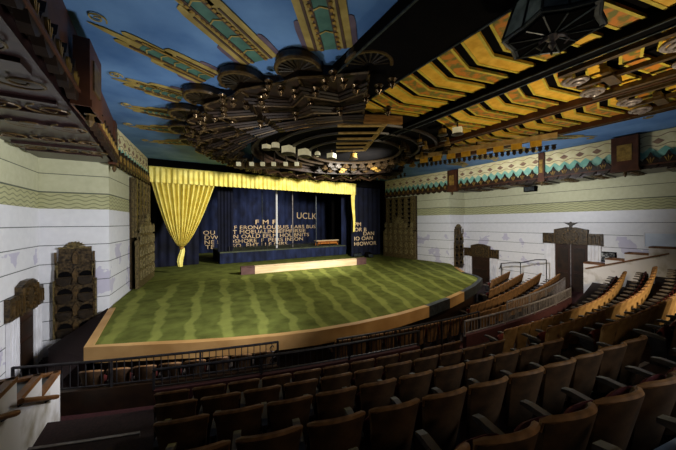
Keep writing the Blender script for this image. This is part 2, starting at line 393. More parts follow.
mb = MB(); mb.box((0, -.2, .25), (2.1, .06, .25)); mb.obj('apron', M['bench'], bn)
for sx in (-1, 1):
    for sy in (-1, 1):
        mb = MB(); mb.box((sx*1.02, sy*.19, .19), (.08, .08, .38)); mb.obj('leg', M['bench'], bn)
for (x, y, lab) in ((13.3, 19.0, 'black floor box at the foot of the right leg drape'), (13.9, 18.0, 'smaller black floor box on the green carpet near the right drape')):
    s_ = .9 if y == 19.0 else .5
    bx = thing('floor_monitor', lab, 'speaker', (x, y, ZF))
    mb = MB(); mb.add([(-s_/2, -.3, 0), (s_/2, -.3, 0), (s_/2, .3, 0), (-s_/2, .3, 0), (-s_/2, -.15, .3), (s_/2, -.15, .3), (s_/2, .3, .42), (-s_/2, .3, .42)],
                     [(3,2,1,0), (4,5,6,7), (0,1,5,4), (1,2,6,5), (2,3,7,6), (3,0,4,7)]); mb.obj('cabinet', M['black'], bx)
    mb = MB(); mb.add([(-s_/2+.04, -.296, .04), (s_/2-.04, -.296, .04), (s_/2-.04, -.18, .27), (-s_/2+.04, -.18, .27)], [(0,1,2,3)]); mb.obj('grille', M['slate'], bx)

# ---- yellow valance, gathered curtain, tail
YV = 18.22
val = thing('yellow_valance', 'long pleated yellow valance across the top of the stage opening', 'valance')
mb = MB()
def vf(u, v):
    x = -1.08+13.85*u
    sag = .10*sin(u*9.0)*sin(u*3.1) + .12*(1 if .40 < u < .62 else 0)*sin((u-.40)/.22*pi)
    z = 3.16-.06*u-sag*.7*v + (2.30-3.16)*(1-v)
    return (x, YV-.05-.045*sin(x*23)*(1.25-.5*v)-.025*sin(x*8.3), z)
mb.grid(vf, 560, 4); mb.obj('fabric', M['yellow'], val, smooth=True)
mb = MB(); mb.tube([(-1.08, YV-.02, 3.14), (12.77, YV-.02, 3.1)], .05, 8); mb.obj('heading', M['yellow'], val)
cur = thing('gathered_curtain', 'bright yellow curtain gathered to a knot at the left of the stage', 'curtain')
def cw(t):                              # left, right edge of the curtain at height fraction t (1 top, 0 knot)
    e = t**.62; e2 = t**.68
    return .42-1.42*e, .50+1.78*e2
mb = MB()
def cf(u, v):
    t = max(0, v); l, r = cw(t); x = l+(r-l)*u
    k = 12
    z = -1.40+3.80*t
    return (x, YV+.17+(.07+.08*t)*sin(u*2*pi*k)+.09*(1-t)*sin(u*pi)*-1+.03*sin(u*2*pi*k*.43+1), z)
mb.grid(cf, 272, 26); mb.obj('fabric', M['yellow'], cur, smooth=True)
mb = MB(); mb.lathe([(.05, -.09), (.12, -.05), (.13, .03), (.07, .09)], (.46, YV+.12, -1.42), 14); mb.obj('tie', M['gold'], cur)
mb = MB()
def tf(u, v):
    a = 2*pi*u; r = .10+.09*sin(v*pi)*.7-.02*v+.02*sin(a*6)
    return (.40+.08*v+r*cos(a)*.95-.04*sin(v*5), YV+.1+r*sin(a)*.6, -2.5+1.08*v)
mb.grid(tf, 60, 10); mb.obj('tail', M['yellow'], cur, smooth=True)
tl = thing('side_curtain', 'thin yellow curtain strip hanging at the right end of the valance', 'curtain')
mb = MB()
def sf(u, v):
    x = 12.62+(.10+.16*v)*(u-.5)*2*.8+.05*sin(v*6); return (x, YV+.12+.03*sin(u*14), -.75+3.2*v)
mb.grid(sf, 24, 16); mb.obj('fabric', M['yellow'], tl, smooth=True)

# ------------------------------------------------------------------ frieze and cornice
def frieze(name, a, b, label, board='cream', crest=True):
    fr = wframe(a, b); L = (Vector(b)-Vector(a)).length
    t = thing(name, label, 'frieze')
    mb = MB(); mb.prism([(0, 2.25), (L, 2.25), (L, ZC-.03), (0, ZC-.03)], .06, fr); mb.obj('board', M[board], t)
    nL = max(2, round(L/.62)); st = L/nL
    if board == 'cream':
        mb = MB()
        for i in range(nL):                                    # wavy hairlines and lozenges
            c = (i+.5)*st
            mb.prism([(c-.17, 3.14), (c-.08, 3.2), (c, 3.26), (c+.08, 3.2), (c+.17, 3.14), (c+.07, 3.06), (c, 3.03), (c-.07, 3.06)], .01, fr, .06)
        mb.obj('lozenge_row', M['lozenge'], t)
        for zz in (3.36, 2.97):
            mb = MB()
            for i in range(nL*8):
                s0, s1 = i*st/8, (i+1)*st/8
                f = lambda s: zz+.045*cos(2*pi*s/st)
                mb.prism([(s0, f(s0)), (s1, f(s1)), (s1, f(s1)+.025), (s0, f(s0)+.025)], .008, fr, .06)
            mb.obj('wave_line', M['lozenge'], t)
        mb = MB(); nz_ = max(3, round(L/.40)); sz = L/nz_
        for i in range(nz_):
            c = i*sz
            mb.prism([(c, 2.5), (c+sz, 2.5), (c+sz, 2.74), (c+sz*.75, 2.84), (c+sz*.5, 2.93), (c+sz*.25, 2.84), (c, 2.74)], .012, fr, .06)
        mb.obj('teal_zigzag', M['teal'], t)
    mb = MB(); nc = max(3, round(L/.46)); sc = L/nc
    for i in range(nc):                                        # palmette cresting
        c = (i+.5)*sc; h = sc/2
        mb.prism([(c-h, 2.22), (c+h, 2.22), (c+h, 2.38), (c+h*.7, 2.5), (c+h*.35, 2.56), (c, 2.74), (c-h*.35, 2.56), (c-h*.7, 2.5), (c-h, 2.38)], .10, fr, .07)
        mb.prism([(c-h, 2.24), (c-h*.5, 2.12), (c, 2.06), (c+h*.5, 2.12), (c+h, 2.24)], .12, fr, .07)
    mb.obj('cresting', M['brown_dark'], t)
    mb = MB()
    for i in range(nc):
        c = (i+.5)*sc
        for a_ in (-.5, 0, .5):
            mb.prism([(c+a_*.04, 2.28), (c+a_*.16+.02, 2.46), (c+a_*.2, 2.54-abs(a_)*.08), (c+a_*.16-.02, 2.46)], .03, fr, .17)
    mb.obj('palmette_leaf', M['gold'], t)
    mb = MB(); mb.prism([(0, 2.22), (L, 2.22), (L, 2.27), (0, 2.27)], .16, fr, .06); mb.obj('moulding', M['brown'], t)
    return t
# interior is on the left-hand side of a->b
frieze('painted_frieze', GL2, BL, 'cream and teal frieze on the left splayed wall beside the yellow curtain')
frieze('painted_frieze', BR, GR2, 'cream and teal frieze over the right splayed wall and its tall screen')
frieze('painted_frieze', (16.45, -2.5), (16.45, Y2-.75), 'long cream and teal frieze along the right side wall')
frieze('painted_frieze', (-1.75, Y2-.3), (-1.22, -2.0), 'dark brown frieze with carved cresting along the left cornice', board='brown')
# cornice boxes behind the friezes
def cornice(name, pts, label):
    mb = MB(); mb.prism(pts, ZC-ZS-.02, (Vector((0, 0, 0)), Vector((1, 0, 0)), Vector((0, 1, 0)), Vector((0, 0, 1))), ZS)
    t = thing(name, label, 'cornice'); mb.obj('box', M['soffit'], t); return t
cl = cornice('cornice_soffit', [(XL+.01, -2), (-1.24, -2), (-1.77, Y2-.02), (XL+.01, Y2-.02)], 'deep dark purple carved soffit along the top of the left wall')
cr_ = cornice('cornice_soffit', [(16.47, -2.5), (XR-.01, -2.5), (XR-.01, Y2-.02), (16.47, Y2-.02)], 'dark carved soffit along the top of the right wall')
for t, xa, xb in ((cl, XL+.15, None), (cr_, 16.55, XR-.15)):
    y = -1.5
    i = 0
    while y < Y2-.3:
        xe = xb if xb else -1.30-.0375*(y+2)-.06
        w = (.10, .34, .08)[i % 3]
        mb = MB(); mb.box(((xa+xe)/2, y, ZS-.03), (xe-xa, w, .06)); mb.obj('cross_moulding', M['soffit'], t); y += (.9, 1.3, .7)[i % 3]; i += 1
    mb = MB(); rnd = random.Random(3)
    y = 0
    while y < Y2-1:                                            # carved scrolls under the soffit
        xe = xb if xb else -1.6
        for k in range(3):
            cx = xa+.3+(xe-xa-.4)*(k/2.0)*.9; pts = []
            for j in range(26):
                a_ = j*.42; r = .05+.012*j
                pts.append((cx+r*cos(a_), y+r*.8*sin(a_), ZS-.05))
            mb = MB(); mb.tube(pts, .018, 5); mb.obj('scroll_carving', M['bronze'], t)
        y += 1.15
# brown posts on the cornice
def post(x, y, w, out, label, z0=2.05, z1=ZC-.06):
    t = thing('cornice_post', label, 'post', (x, y, 0))
    sgn = -1 if x > XC else 1
    mb = MB(); mb.box((sgn*out/2, 0, (z0+z1)/2), (out, w, z1-z0)); mb.box((sgn*out/2, 0, z0+.06), (out+.06, w+.06, .12)); mb.obj('shaft', M['brown'], t)
    mb = MB(); mb.box((sgn*(out+.01), 0, (z0+z1)/2+.05), (.03, w*.55, (z1-z0)*.45)); mb.obj('panel', M['gold'] if x > XC else M['bronze'], t)
    mb = MB(); mb.lathe([(.02, -.22), (.07, -.12), (.05, -.02), (.09, 0)], (sgn*out*.6, 0, z0), 8); mb.obj('pendant', M['bronze'], t)
post(16.37, 3.55, .8, .28, 'brown panelled post interrupting the right frieze, nearest the camera')
post(16.37, 6.6, .25, .16, 'slim brown post in the middle of the right frieze')
post(16.45, Y2-.33, .66, .2, 'brown corner post where the right frieze turns toward the stage')
post(-1.42, 6.7, .9, .22, 'brown panelled post with pendant on the left cornice', 2.02, 3.2)
post(-1.80, Y2-.12, .4, .16, 'brown corner post at the stage end of the left cornice', 2.02, ZC-.05)

# ------------------------------------------------------------------ organ screens on the splayed walls
def screen(a, b, label):
    fr = wframe(a, b); L = (Vector(b)-Vector(a)).length
    t = thing('organ_screen', label, 'screen')
    mb = MB(); mb.prism([(.05, ZF+.02), (L-.03, ZF+.02), (L-.03, 2.03), (.05, 2.03)], .05, fr); mb.obj('backing', M['relief_dark'], t)
    n = 5
    for i in range(n):
        c = .05+(L-.1)*(i+.5)/n
        mb = MB(); w = (L-.1)/n
        mb.prism([(c-w*.36, -.6), (c+w*.36, -.6), (c+w*.36, 2.03), (c-w*.36, 2.03)], .10, fr, .05)
        mb.prism([(c-w*.2, -.6), (c+w*.2, -.6), (c+w*.2, 2.03), (c-w*.2, 2.03)], .07, fr, .15)
        mb.obj('column', M['relief'], t)
    mb = MB()                                                   # pierced triangles
    for i in range(n-1):
        c = .05+(L-.1)*(i+1)/n
        for j in range(7):
            z = 1.85-j*.36
            mb.prism([(c-.14, z), (c+.14, z), (c+.08, z-.12), (c, z-.24), (c-.08, z-.12)], .03, fr, .16)
    mb.obj('pierced_drop', M['black'], t)
    # stepped pagoda relief
    steps = [(0, -1.0), (.0, .02), (.10, .02), (.10, .35), (.2, .35), (.2, .15), (.26, .15), (.26, .7), (.32, .7), (.34, 1.0), (.40, 1.0), (.42, .85), (.46, 1.05)]
    half = [(x*L, z-.75) for x, z in steps]
    pts = [(half[0][0], ZF+.02)] + half[1:] + [(.5*L, .55)] + [(L-x, z) for x, z in reversed(half[1:])] + [(L, ZF+.02)]
    mb = MB(); mb.prism(pts, .14, fr, .2); mb.obj('relief_panel', M['relief'], t)
    mb = MB()
    for j in range(5):
        z = -2.5+j*.52
        for i in range(6):
            c = L*(.1+.16*i)
            mb = MB(); mb.prism([(c-.12, z), (c+.12, z), (c+.12, z+.3), (c, z+.42), (c-.12, z+.3)], .06, fr, .34); mb.obj('arched_cell', M['gold_dim'], t)
    mb = MB()
    for i in range(7):
        a_ = radians(15+i*25); cx, cz = L*.5, -.1
        mb.prism([(cx, cz), (cx+.5*cos(a_-.12), cz+.5*sin(a_-.12)), (cx+.58*cos(a_), cz+.58*sin(a_)), (cx+.5*cos(a_+.12), cz+.5*sin(a_+.12))], .06, fr, .34)
    mb.obj('fan', M['gold_dim'], t)
screen(GL2, GL1, 'tall dark carved organ screen on the left splayed wall beside the yellow curtain')
screen(GR1, GR2, 'tall bronze carved organ screen with pierced columns right of the stage')

# ------------------------------------------------------------------ carved wall grilles, doors and crests
def grille(fr, label, W=1.06):
    t = thing('carved_wall_grille', label, 'wall carving', fr[0]); fr = (Vector((0, 0, 0)), *fr[1:])
    h = W/2
    out = [(-h, 0), (h, 0), (h, 1.85), (h*.93, 1.85), (h*.93, 2.45), (h*.75, 2.45), (h*.75, 2.92), (-h*.75, 2.92), (-h*.75, 2.45), (-h*.93, 2.45), (-h*.93, 1.85), (-h, 1.85)]
    mb = MB(); mb.prism(out, .06, fr); mb.obj('panel', M['relief_dark'], t)
    mb = MB()
    for sx in (-1, 1):
        mb.prism([(sx*h, 0), (sx*h, 1.85), (sx*(h-.05), 1.85), (sx*(h-.05), 0)], .05, fr, .06)
        mb.prism([(sx*h*.9, 1.9), (sx*h*.9, 2.42), (sx*h*.78, 2.42), (sx*h*.78, 1.9)], .05, fr, .06)
    mb.prism([(-h*.75, 2.86), (h*.75, 2.86), (h*.75, 2.92), (-h*.75, 2.92)], .05, fr, .06)
    mb.obj('edge_strip', M['relief'], t)
    mb = MB()
    for i in range(9):
        a_ = radians(10+i*20)
        mb.prism([(0, 2.9), (.22*cos(a_-.14), 2.9+.16*sin(a_-.14)), (.26*cos(a_), 2.9+.20*sin(a_)), (.22*cos(a_+.14), 2.9+.16*sin(a_+.14))], .1, fr)
    mb.obj('fan_crest', M['relief'], t)
    for cx in (-.26, .26):
        for j in range(4):
            z = .28+j*.56
            mb = MB()
            mb.prism([(cx-.17, z), (cx+.17, z)] + [(cx+.17*cos(a_), z+.17*sin(a_)) for a_ in [radians(k*20) for k in range(1, 9)]], .02, fr, .06)
            o = mb.obj('niche', M['black'], t)
            mb = MB()
            mb.prism([(cx-.2, z-.02), (cx-.15, z-.22), (cx-.05, z-.29), (cx+.05, z-.29), (cx+.15, z-.22), (cx+.2, z-.02)], .09, fr, .06)
            mb.obj('niche_cup', M['bronze_dark'], t)
    mb = MB()
    for j in range(5):
        z = .12+j*.56
        mb.prism([(-.05, z), (.05, z), (.07, z+.25), (0, z+.42), (-.07, z+.25)], .06, fr, .06)
        for sx in (-1, 1): mb.prism([(sx*.44, z), (sx*.49, z), (sx*.49, z+.4), (sx*.44, z+.4)], .05, fr, .06)
    mb.obj('leaf_rib', M['bronze'], t)
grille((Vector((-2.72, Y2-.01, -3.66)), Vector((1, 0, 0)), Vector((0, 0, 1)), Vector((0, -1, 0))), 'dark carved panel of scalloped niches on the left wall return')
grille((Vector((17.35, Y2-.01, -3.25)), Vector((1, 0, 0)), Vector((0, 0, 1)), Vector((0, -1, 0))), 'dark carved panel of scalloped niches on the right wall return', .9)

def doorway(idx, x, y0, y1, z0, ztop, double, label, eagle=False):
    sgn = 1 if x < XC else -1
    if sgn > 0: fr = (Vector((x+.01, y1, 0)), Vector((0, -1, 0)), Vector((0, 0, 1)), Vector((1, 0, 0)))
    else: fr = (Vector((x-.01, y0, 0)), Vector((0, 1, 0)), Vector((0, 0, 1)), Vector((-1, 0, 0)))
    W = y1-y0
    d = bpy.data.objects.new('door_%d' % idx, None); COL.objects.link(d); d['kind'] = 'structure'
    n = 2 if double else 1
    for i in range(n):
        a, b = W*i/n+.02, W*(i+1)/n-.02
        mb = MB(); mb.prism([(a, z0), (b, z0), (b, ztop), (a, ztop)], .05, fr)
        lf = mb.obj('door_leaf', M['door'], d)
        mb = MB()
        for (za, zb) in ((z0+.2, z0+.95), (z0+1.1, ztop-.2)):
            mb.prism([(a+.1, za), (b-.1, za), (b-.1, zb), (a+.1, zb)], .02, fr, .05)
        mb.obj('door_panel', M['brown_dark'], lf)
    if double:
        mb = MB(); mb.prism([(W/2-.02, z0), (W/2+.02, z0), (W/2+.02, ztop), (W/2-.02, ztop)], .03, fr, .05); mb.obj('door_astragal', M['steel'], d)
    for a, b in ((-.5, 0), (W, W+.5)):
        mb = MB(); mb.prism([(a, z0), (b, z0), (b, ztop+.02), (a, ztop+.02)], .08, fr); 
        for k in range(3): mb.prism([(a+.08+.14*k, z0), (a+.12+.14*k, z0), (a+.12+.14*k, ztop), (a+.08+.14*k, ztop)], .03, fr, .08)
        mb.obj('door_pilaster', M['white'], d)
    c = W/2
    t = thing('carved_door_crest', label, 'wall carving')
    hw = W/2+.02; h0 = ztop
    mb = MB(); mb.prism([(c-hw, h0), (c+hw, h0), (c+hw, h0+.78), (c+.2, h0+.9), (c-.2, h0+.9), (c-hw, h0+.78)], .14, fr); mb.obj('centre_panel', M['relief_dark'], t)
    for sx in (-1, 1):
        a = c+sx*hw; b = c+sx*(hw+.55)
        mb = MB(); mb.prism([(min(a, b), h0+.0), (max(a, b), h0+.0), (max(a, b), h0+.58), (min(a, b), h0+.58)], .10, fr); mb.obj('wing_panel', M['relief_dark'], t)
    mb = MB()
    for i in range(14):
        a_ = 2*pi*i/14
        mb.prism([(c+.3*cos(a_)+.05*cos(q), h0+.43+.3*sin(a_)+.05*sin(q)) for q in [k*pi/3 for k in range(6)]], .05, fr, .14)
    for sx in (-1, 1):
        mb.prism([(c+sx*(hw-.06), h0+.08), (c+sx*(hw-.02), h0+.08), (c+sx*(hw-.02), h0+.74), (c+sx*(hw-.06), h0+.74)], .04, fr, .14)
        for k in range(3): mb.prism([(c+sx*(hw+.1+.15*k), h0+.1), (c+sx*(hw+.16+.15*k), h0+.1), (c+sx*(hw+.13+.15*k), h0+.48)], .05, fr, .10)
    mb.obj('garland', M['bronze'], t)
    if eagle:
        mb = MB(); mb.prism([(c-.04, h0+.88), (c+.04, h0+.88), (c+.06, h0+1.0), (c+.3, h0+1.16), (c+.08, h0+1.12), (c, h0+1.2), (c-.08, h0+1.12), (c-.3, h0+1.16), (c-.06, h0+1.0)], .1, fr)
        mb.obj('finial', M['bronze_dark'], t)
doorway(1, XL, 10.65, 11.6, ZB+.02, -2.45, False, 'carved dark crest over the door in the left wall')
doorway(2, XR, 10.35, 11.65, ZB+.02, -2.42, False, 'carved dark crest over the far door in the right wall')
doorway(3, XR, 5.32, 6.72, -3.7, -1.22, True, 'carved dark crest with a small finial over the double door in the right wall', True)

t = thing('framed_picture', 'small dark framed picture on the right wall beside the double door', 'picture', (XR-.02, 4.62, -1.75))
mb = MB(); mb.box((0, 0, 0), (.05, .68, .5)); mb.obj('frame', M['black'], t)
mb = MB(); mb.box((-.03, 0, 0), (.02, .56, .38)); mb.obj('print', M['photo'], t)
t = thing('wall_speaker', 'small black loudspeaker high on the right wall under the frieze', 'speaker', (XR-.02, 7.85, 1.9))
mb = MB(); mb.box((-.2, 0, 0), (.3, .6, .3)); mb.obj('cabinet', M['black'], t)
mb = MB(); mb.box((-.03, 0, 0), (.06, .12, .12)); mb.obj('bracket', M['iron'], t)
mb = MB(); mb.box((-.355, 0, 0), (.02, .5, .22)); mb.obj('grille', M['slate'], t)
t = thing('pale_board', 'pale bluish board on the right wall behind the stepped parapet', 'board', (XR-.02, 2.6, -.85))
mb = MB(); mb.box((-.02, 0, 0), (.04, 1.5, .6)); mb.obj('panel', M['paper'], t)
mb = MB()
for dy, dz, a, b in ((0, .31, 1.56, .04), (0, -.31, 1.56, .04), (-.77, 0, .04, .62), (.77, 0, .04, .62)): mb.box((-.03, dy, dz), (.06, a, b))
mb.obj('frame', M['white'], t)

# ------------------------------------------------------------------ seating tiers
CX, CY = 10.0, 37.15
def arc_y(R, x): return CY-sqrt(R*R-(x-CX)**2)
def row_R(k): return 34.0+.80*k
def row_floor(k): return -3.22+.31*k+(.13 if k > 4 else 0)
def upper_dz(x):
    t = min(1, max(0, (x-11)/5)); return .30*t*t*(3-2*t)
def lower_dz(x): 
    t = min(1, max(0, (x-9)/8)); return .38*t*t*(3-2*t)
def arc_strip(mb, R0, R1, x0, x1, z, n=40, m=0, zf=None, zb=None):
    """solid ring piece between radii, z top, down to zb"""
    zb = ZB if zb is None else zb
    vs = []; fs = []
    for i in range(n+1):
        x = x0+(x1-x0)*i/n; zz = z+(zf(x) if zf else 0)
        ya = arc_y(R0, x); yb = arc_y(R1, x)
        vs += [(x, ya, zz), (x, yb, zz), (x, ya, zb), (x, yb, zb)]
    for i in range(n):
        a = i*4; b = a+4
        fs += [(a, b, b+1, a+1), (a+2, a+3, b+3, b+2), (a, a+2, b+2, b), (a+1, b+1, b+3, a+3)]
    fs += [(0, 1, 3, 2), (n*4, n*4+2, n*4+3, n*4+1)]
    mb.add(vs, fs, m)
mb = MB()
for k in range(0, 6):
    arc_strip(mb, 33.05 if k == 0 else row_R(k)-.62, row_R(k)+.18, -1.75, 17.4, row_floor(k), m=(1 if k == 5 else 0), zf=upper_dz)
arc_strip(mb, row_R(6)-.62, row_R(6)+1.2, -1.75, 17.4, row_floor(6)-.0, m=1, zf=upper_dz)
struct('floor_seating_tiers', mb, [M['carpet'], M['concrete']])
mb = MB()
for k in range(0, 6):                                        # half steps in the two aisles, nosed
    for (xa, xb) in ((-1.7, -.42), (5.0, 6.1)):
        R = row_R(k)+.18
        arc_strip(mb, R-.32, R-.005, xa, xb, row_floor(k)+.155, n=6, zb=row_floor(k)-.1)
        arc_strip(mb, R-.36, R-.31, xa, xb, row_floor(k)+.165, n=6, m=1, zb=row_floor(k)+.1)
struct('floor_aisle_steps', mb, [M['carpet'], M['steel']])
mb = MB(); arc_strip(mb, 31.95, 33.06, -3.55, 18.1, -3.7, n=50); struct('floor_cross_aisle', mb, M['maroon'])
mb = MB()
LOW = [(31.68, -1.4, 16.9), (30.88, 9.7, 16.9), (30.08, 12.5, 16.9), (29.28, 14.4, 16.9)]
for j, (R, xa, xb) in enumerate(LOW):
    arc_strip(mb, R-.55, R+.26, xa-.3, 17.9, -3.88-.27*0-.10*j*(1) , n=40, zf=lower_dz)
struct('floor_lower_tiers', mb, M['carpet'])

# ---- railings
def railing(name, R, x0, x1, z0, z1, label, metal='iron', base=None, end_scroll=False, pitch=.125):
    t = thing(name, label, 'railing')
    n = max(2, int((x1-x0)/.25))
    P = lambda z: [(x0+(x1-x0)*i/n, arc_y(R, x0+(x1-x0)*i/n), z) for i in range(n+1)]
    mb = MB(); mb.tube(P(z1), .028, 8); mb.obj('top_rail', M[metal], t, smooth=True)
    mb = MB(); mb.tube(P(z0+.07), .016, 6); mb.obj('bottom_rail', M[metal], t)
    nb = int((x1-x0)/pitch)
    for i in range(1, nb):
        x = x0+(x1-x0)*i/nb
        mb = MB(); mb.tube([(x, arc_y(R, x), z0+.07), (x, arc_y(R, x), z1)], .010, 5); mb.obj('baluster', M[metal], t)
    np_ = max(1, round((x1-x0)/1.6))
    for i in range(np_+1):
        x = x0+(x1-x0)*i/np_
        mb = MB(); mb.box((x, arc_y(R, x), (z0+z1)/2), (.04, .04, z1-z0+.03)); mb.obj('post', M[metal], t)
    if end_scroll:
        x = x1-.1; y = arc_y(R, x); zc = (z0+z1)/2
        mb = MB()
        for sgn in (-1, 1):
            pts = [(x+(.012+.010*j)*cos(j*.55)*1.0, y, zc+sgn*.16+sgn*(.012+.010*j)*sin(j*.55)) for j in range(14)]
            mb.tube(pts, .012, 5)
        mb.obj('scroll', M[metal], t)
    if base:
        mb = MB(); arc_strip(mb, R-.05, R+.05, x0, x1, z0+.02, n=n, zb=-3.7); mb.obj('carpeted_curb', M[base], t)
    return t
railing('iron_railing', 32.08, -2.6, 2.05, -3.27, -2.72, 'black iron railing with a scrolled end post before the left of the platform', end_scroll=True, base='brown_dark')
railing('iron_railing', 32.08, 3.45, 8.3, -3.70, -2.86, 'black iron railing across the cross aisle before the middle of the platform')
railing('iron_railing', 32.08, 9.9, 16.5, -3.70, -2.78, 'far grey railing behind the lower right seat rows', metal='steel')
railing('iron_railing', 32.83, -.3, 5.1, -3.02, -2.65, 'black iron railing before the front seat row left of the centre aisle', base='maroon')
railing('iron_railing', 32.83, 6.65, 13.5, -3.04, -2.65, 'steel railing on a maroon curb before the front seat row right of the centre aisle', metal='steel', base='maroon')

# handrail beside the double door
t = thing('hand_rail', 'dark stair handrail against the right wall before the double door', 'handrail')
mb = MB(); pts = [(17.5, 9.4, -2.95), (17.5, 9.3, -2.6), (17.5, 8.8, -2.5), (17.5, 8.2, -2.42), (17.5, 7.4, -2.15), (17.5, 6.9, -2.1)]
mb.tube(pts, .03, 6); mb.obj('rail', M['iron'], t)
for (y, z) in ((9.3, -2.6), (8.2, -2.42), (6.9, -2.1)):
    mb = MB(); mb.tube([(17.5, y, ZB+.5), (17.5, y, z)], .025, 6); mb.obj('post', M['iron'], t)

# ---- stepped parapets
def parapet(x0, x1, ys, zs, face, label):
    t = thing('stepped_parapet', label, 'parapet')
    mb = MB(); mc = MB(); mt = MB()
    for (ya, yb), z in zip(zip(ys, ys[1:]), zs):
        mb.box(((x0+x1)/2, (ya+yb)/2, (z+ZB)/2), (x1-x0, ya-yb, z-ZB))
        for xx in (x0+.035, x1-.035): mc.box((xx, (ya+yb)/2, z+.03), (.09, ya-yb, .06))
        mc.box(((x0+x1)/2, ya-.03, z+.03), (x1-x0, .08, .06))
        mt.box(((x0+x1)/2, (ya+yb)/2, z+.008), (x1-x0-.16, ya-yb-.08, .016))
    mb.obj('wall', M['white_stain'], t); mc.obj('cap', M['trim'], t); mt.obj('tread_top', M['slate'], t)
    return t
parapet(-2.5, -1.75, [6.85, 6.05, 5.25, 4.45, 3.65, 2.85], [-2.70, -2.38, -2.05, -1.74, -1.42], 1, 'white stepped parapet with brown caps at the left aisle')
parapet(17.1, 17.75, [5.2, 4.42, 3.78, 3.06, 2.3], [-2.06, -1.78, -1.46, -1.14], -1, 'white stepped parapet with brown caps along the right wall')
for (ya, za, yb, zb, lab) in ((6.35, -2.88, 5.08, -2.25, 'short brown handrail on the left parapet, the lower of two'), (4.98, -2.34, 4.2, -1.98, 'short brown handrail on the left parapet, the higher of two')):
    t = thing('hand_rail', lab, 'handrail')
    mb = MB(); mb.tube([(-1.66, ya, za), (-1.66, yb, zb)], .035, 8); mb.obj('rail', M['trim'], t)
    for f in (.15, .85):
        y = ya+(yb-ya)*f; z = za+(zb-za)*f
        mb = MB(); mb.tube([(-1.75, y, z-.05), (-1.66, y, z)], .015, 6); mb.obj('bracket', M['iron'], t)
t = thing('hand_rail', 'long brown handrail sloping along the right stepped parapet', 'handrail')
mb = MB(); mb.tube([(17.03, 5.1, -2.28), (17.03, 2.5, -1.32)], .03, 8); mb.obj('rail', M['trim'], t)
for f in (.1, .5, .9):
    y = 5.1-2.6*f; z = -2.28+.96*f
    mb = MB(); mb.tube([(17.1, y, z-.05), (17.03, y, z)], .012, 6); mb.obj('bracket', M['iron'], t)

# ------------------------------------------------------------------ theatre seats
def seat_meshes():
    W0, W1 = .165, .214
    def back(u, v, off):
        s = u*2-1; h = v
        w = W0+(W1-W0)*h
        z = .30+.57*h
        z += -.03*(abs(s)**5)*max(0, (h-.55)/.45) + .012*cos(s*pi)*h
        y = -.05-.13*h+.085*s*s*(.5+.5*h) - off*(1-.3*s*s)
        return (s*w, y, z)
    mb = MB(); nu, nv = 10, 8
    mb.grid(lambda u, v: back(u, v, .0), nu, nv); mb.grid(lambda u, v: back(u, v, .055), nu, nv, flip=True)
    o = (nu+1)*(nv+1)
    def strip(idx):
        for a, b in zip(idx, idx[1:]): mb.f.append([a, b, b+o, a+o]); mb.mi.append(0)
    strip([i for i in range(nu+1)]); strip([nv*(nu+1)+i for i in range(nu+1)])
    strip([j*(nu+1) for j in range(nv+1)]); strip([j*(nu+1)+nu for j in range(nv+1)])
    bk = mb
    mb = MB(); pts = []
    for i in range(13):
        x, y, z = back(i/12, 1, .028); pts.append((x, y, z))
    ends0 = back(0, .86, .028); ends1 = back(1, .86, .028)
    pts = [(ends0[0]*1.01, ends0[1], ends0[2])]+pts+[(ends1[0]*1.01, ends1[1], ends1[2])]
    mb.tube(pts, [.010, .016]+[.022]*11+[.016, .010], 7); tp = mb
    mb = MB()                                                   # tipped-up cushion
    def cu(u, v):
        a = 2*pi*v; s = (u*2-1)
        e = 1-.25*abs(s)**4
        return (s*.18, .10+.05*cos(a)*e-.03*sin(a), .50+.17*sin(a)*e)
    mb.grid(cu, 8, 12); cs = mb
    mb = MB(); mb.add([(0, 0, 0)], []) ; mb.v = []; 
    pr = [(.0, .52), (.0, .55), (.06, .58), (.28, .59), (.34, .575), (.34, .55), (.28, .545), (.06, .53)]
    mb.prism(pr, .06, (Vector((-.276, 0, 0)), Vector((0, 1, 0)), Vector((0, 0, 1)), Vector((1, 0, 0)))); ar = mb
    mb = MB()
    pr = [(-.02, 0), (.26, 0), (.26, .04), (.16, .10), (.14, .35), (.22, .53), (.0, .53), (.0, .3)]
    mb.prism(pr, .04, (Vector((-.266, 0, 0)), Vector((0, 1, 0)), Vector((0, 0, 1)), Vector((1, 0, 0)))); lg = mb
    return bk, tp, cs, ar, lg
bk, tp, cs, ar, lg = seat_meshes()
def proto(mback):
    r = bpy.data.objects.new('theatre_seat', None); COL.objects.link(r)
    bk.obj('backrest', M[mback], r, True); tp.obj('top_edge', M['seat_top'], r, True); cs.obj('seat_cushion', M['seat_red'], r, True)
    ar.obj('armrest', M['arm'], r); lg.obj('leg', M['iron'], r)
    return r
PR = {'seat_shaded': proto('seat_shaded'), 'seat_half_lit': proto('seat_half_lit'), 'seat_lit': proto('seat_lit')}
used = set()
def seat(R, x, z, kind, label, group, last=False):
    p = PR[kind]
    if kind not in used: r = p; used.add(kind)
    else:
        r = p.copy(); COL.objects.link(r)
        for ch in p.children[:5]:
            c = ch.copy(); COL.objects.link(c); c.parent = r
    y = arc_y(R, x); a = atan2(CX-x, CY-y)
    r.location = (x, y, z); r.rotation_euler = (0, 0, -a)
    tag(r, label, 'seat', group)
    if last:
        for nm in ('armrest', 'leg'):
            src = [c for c in p.children if c.name.split('.')[0] == nm][0]
            c = src.copy(); COL.objects.link(c); c.parent = r; c.location = (.49, 0, 0)
    return r
def xs_along(R, x0, n, step=.49):
    out = []; a = math.asin((x0-CX)/R)
    for i in range(n): out.append(CX+R*sin(a+i*step/R))
    return out
rows = ['front row of the raised bank', 'second row of the raised bank', 'third row of the raised bank', 'fourth row of the raised bank', 'fifth row of the raised bank', 'nearest row at lower right']
